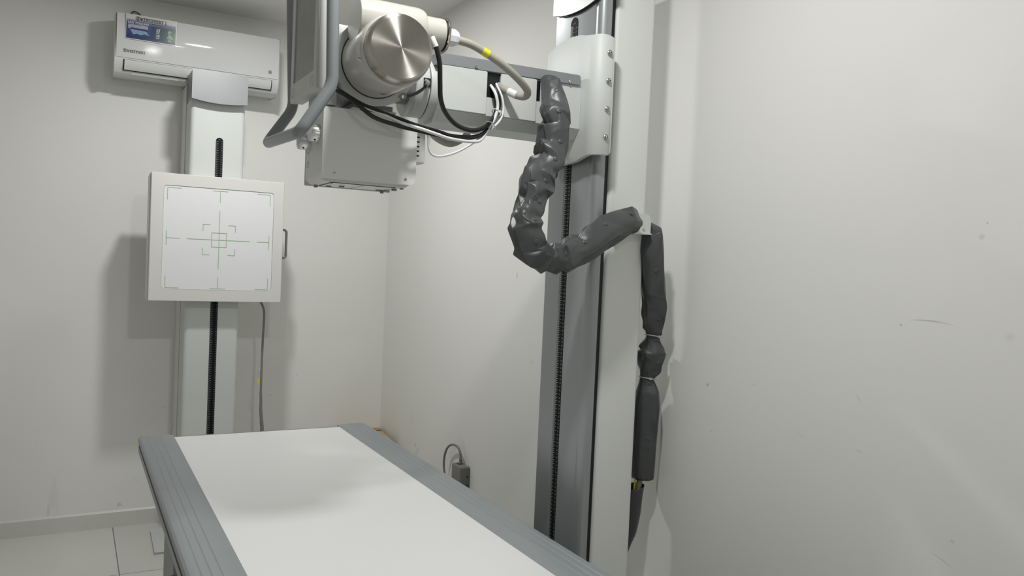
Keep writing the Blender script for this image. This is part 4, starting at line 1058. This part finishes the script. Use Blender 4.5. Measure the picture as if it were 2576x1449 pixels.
for c, r in TIES:
    c = Vector(c); pts = []
    band = [v - c for v in skin if abs(v.z - c.z) < .0045]
    ctr = sum(band, Vector()) / len(band)
    for k in range(36):
        u = Vector((cos(2 * pi * k / 36), sin(2 * pi * k / 36), 0))
        ext = max([(v - ctr).dot(u) for v in band])
        pts.append(c + ctr + u * (ext + .0006) + Vector((0, 0, -ctr.z - .003 * u.x)))
    mb = MB(); mb.tube(pts + [pts[0]], .0017, 8, smooth=False)
    h = min(pts, key=lambda v: (v - c - ctr).dot(Vector((.30, .95, 0))))
    mb.box(h.x - .004, h.x + .003, h.y - .0028, h.y + .002, h.z - .003, h.z + .003)
    mb.build('cable_tie', 'tie', s2)
stub = thing('cable_sleeve', 'short dark sleeve stub at the foot of the white housing below the bare cable', 'cable sleeve', (1.3926, 1.7620, 0.6716))
sp_ = [(1.3913, 1.7620, 0.6919, 0.0288), (1.3884, 1.7620, 0.6721, 0.0288), (1.3851, 1.7640, 0.6158, 0.0277), (1.3822, 1.7670, 0.5647, 0.0244), (1.3759, 1.7700, 0.5252, 0.0156), (1.3688, 1.7720, 0.4861, 0.0100)]
rings = []
for i, (p, r, s_) in enumerate(resample(sp_, 40)):
    rings.append([p + Vector((cos(a) * r, sin(a) * r * .8, .004 * sin(a + 1) * (i < 3))) * (1 + .05 * noise.noise(Vector((cos(a), sin(a), s_ * 18))) + .012 * sin(3 * a)) for a in [2 * pi * k / 40 for k in range(40)]])
cv = MB().loft(rings, caps=False).build('cover', 'sleeve_dark', stub, smooth=60)
so = cv.modifiers.new('thick', 'SOLIDIFY'); so.thickness = .0014; so.offset = -1
cable('feed_cable', 'beige cable showing between the hanging sleeve and the lower stub', [(1.4141, 1.7680, 0.7355), (1.4094, 1.7660, 0.6970), (1.4013, 1.7660, 0.6471)], .0085, 'hv')
cable('earth_wire', 'thin yellow wire showing beside the beige cable at the lower stub', [(1.4005, 1.7720, 0.7356), (1.3922, 1.7640, 0.7025), (1.3877, 1.7620, 0.6609)], .0028, 'yellow', 8)

# ------------------------------------------------------------------ odds and ends along the right wall
wb = thing('wall_box', 'small grey box with a looped lead fixed low on the right wall', 'connection box', (1.445, 3.15, .30))
b0 = (1.4700, 2.9532, 0.4342); 
yb0 = b0[1]
b1 = (1.5025, 3.0900, 0.4214)
b2 = (1.4250, 3.0424, 0.4666)
bm_ = MB().box(1.425, 1.4695, yb0, b2[1], .30, (b1[2] + b2[2]) / 2)
bm_.bevel(.007, 3).build('case', 'adapter', wb, smooth=40)
for zz in (.02, .055):
    MB().lathe([(yb0 - .0008, .004), (yb0 + .003, .004)], (1.458, b1[2] - zz), 'y', 12).build('screw_hole', 'black', wb, smooth=0)
t_ = (b1[2] + b2[2]) / 2
MB().box(1.437, 1.449, b2[1] - .045, b2[1] - .022, t_ - .004, t_ + .0008).build('socket', 'black', wb, smooth=0)
q = (1.4500, 3.0062, 0.4597)
MB().lathe([(t_ - .004, .0085), (t_ + .008, .0085), (t_ + .010, .0070), (t_ + .020, .0070)], (1.450, q[1]), 'z', 16).build('gland', 'adapter', wb)
MB().tube([(1.450, q[1], t_ + .004), (1.4500, 3.0130, 0.4884), (1.4480, 3.0386, 0.5097), (1.4460, 3.0866, 0.5085), (1.4440, 3.1295, 0.4860), (1.4420, 3.1525, 0.4461), (1.4400, 3.1519, 0.4011), (1.4400, 3.1374, 0.3629), (1.4400, 3.1200, 0.3171)], .0050, 12, 10).build('lead', 'cable_grey', wb)

bx = thing('cardboard_box', 'brown cardboard box in the corner behind the far end of the table', 'box', (1.30, 3.62, 0))
q0 = (1.4609, 4.0646, 0.3850); q1 = (1.4257, 3.7503, 0.3850); q2 = (1.4330, 4.2176, 0.3600)
d1 = (Vector(q1) - Vector(q0)); d1.z = 0; d1.normalize(); d2 = Vector((d1.y, -d1.x, 0))
if d2.x > 0: d2 = -d2
c0 = Vector(q0)
L1, L2 = .30, .26
base = [c0, c0 + d1 * L1, c0 + d1 * L1 + d2 * L2, c0 + d2 * L2]
MB().loft([[(p.x, p.y, 0) for p in base], [(p.x, p.y, .384) for p in base]]).build('carton', 'card', bx, smooth=0)
up = Vector((0, 0, 1))
def flap_(a, b, out, w):
    mid = (Vector(a) + Vector(b)) / 2
    e = (Vector(b) - Vector(a))
    p = [Vector((a[0], a[1], .384)), Vector((b[0], b[1], .384))]
    q = [v + (out * w + up * .003) + (e * (.02 if i == 0 else -.02)) for i, v in enumerate(p)]
    return MB().loft([[p[0], p[1], q[1], q[0]], [v - up * .003 for v in (p[0], p[1], q[1], q[0])]])
flap_(base[0], base[1], d2, .11).build('lid_flap', 'card', bx, smooth=0)
flap_(base[2], base[3], -d2, .11).build('lid_flap', 'card', bx, smooth=0)
tp = [c0 + d1 * .045, c0 + d1 * .095, c0 + d1 * .095 + d2 * L2, c0 + d1 * .045 + d2 * L2]
MB().loft([[(p.x, p.y, .3870) for p in tp], [(p.x, p.y, .3880) for p in tp]]).build('tape', 'card_dark', bx, smooth=0)

# ------------------------------------------------------------------ world, camera, view
w = bpy.data.worlds.new('room_air'); bpy.context.scene.world = w; w.use_nodes = True
w.node_tree.nodes['Background'].inputs[0].default_value = (0.02, 0.02, 0.02, 1)
cam = bpy.data.cameras.new('camera'); co_ = bpy.data.objects.new('camera', cam); C.objects.link(co_)
R, U, B = Vector([0.875404, -0.481328, 0.044629]), Vector([-0.023455, 0.049921, 0.998478]), Vector([-0.482823, -0.875118, 0.032411])
co_.matrix_world = Matrix(((R.x, U.x, B.x, 0), (R.y, U.y, B.y, 0), (R.z, U.z, B.z, 1.3), (0, 0, 0, 1)))
cam.sensor_width = 36; cam.lens = 28.1402; cam.clip_start = .02
S = bpy.context.scene; S.camera = co_
S.view_settings.view_transform = 'Standard'; S.view_settings.look = 'None'; S.view_settings.gamma = 1
S.view_settings.use_curve_mapping = False; S.view_settings.exposure = 0.0
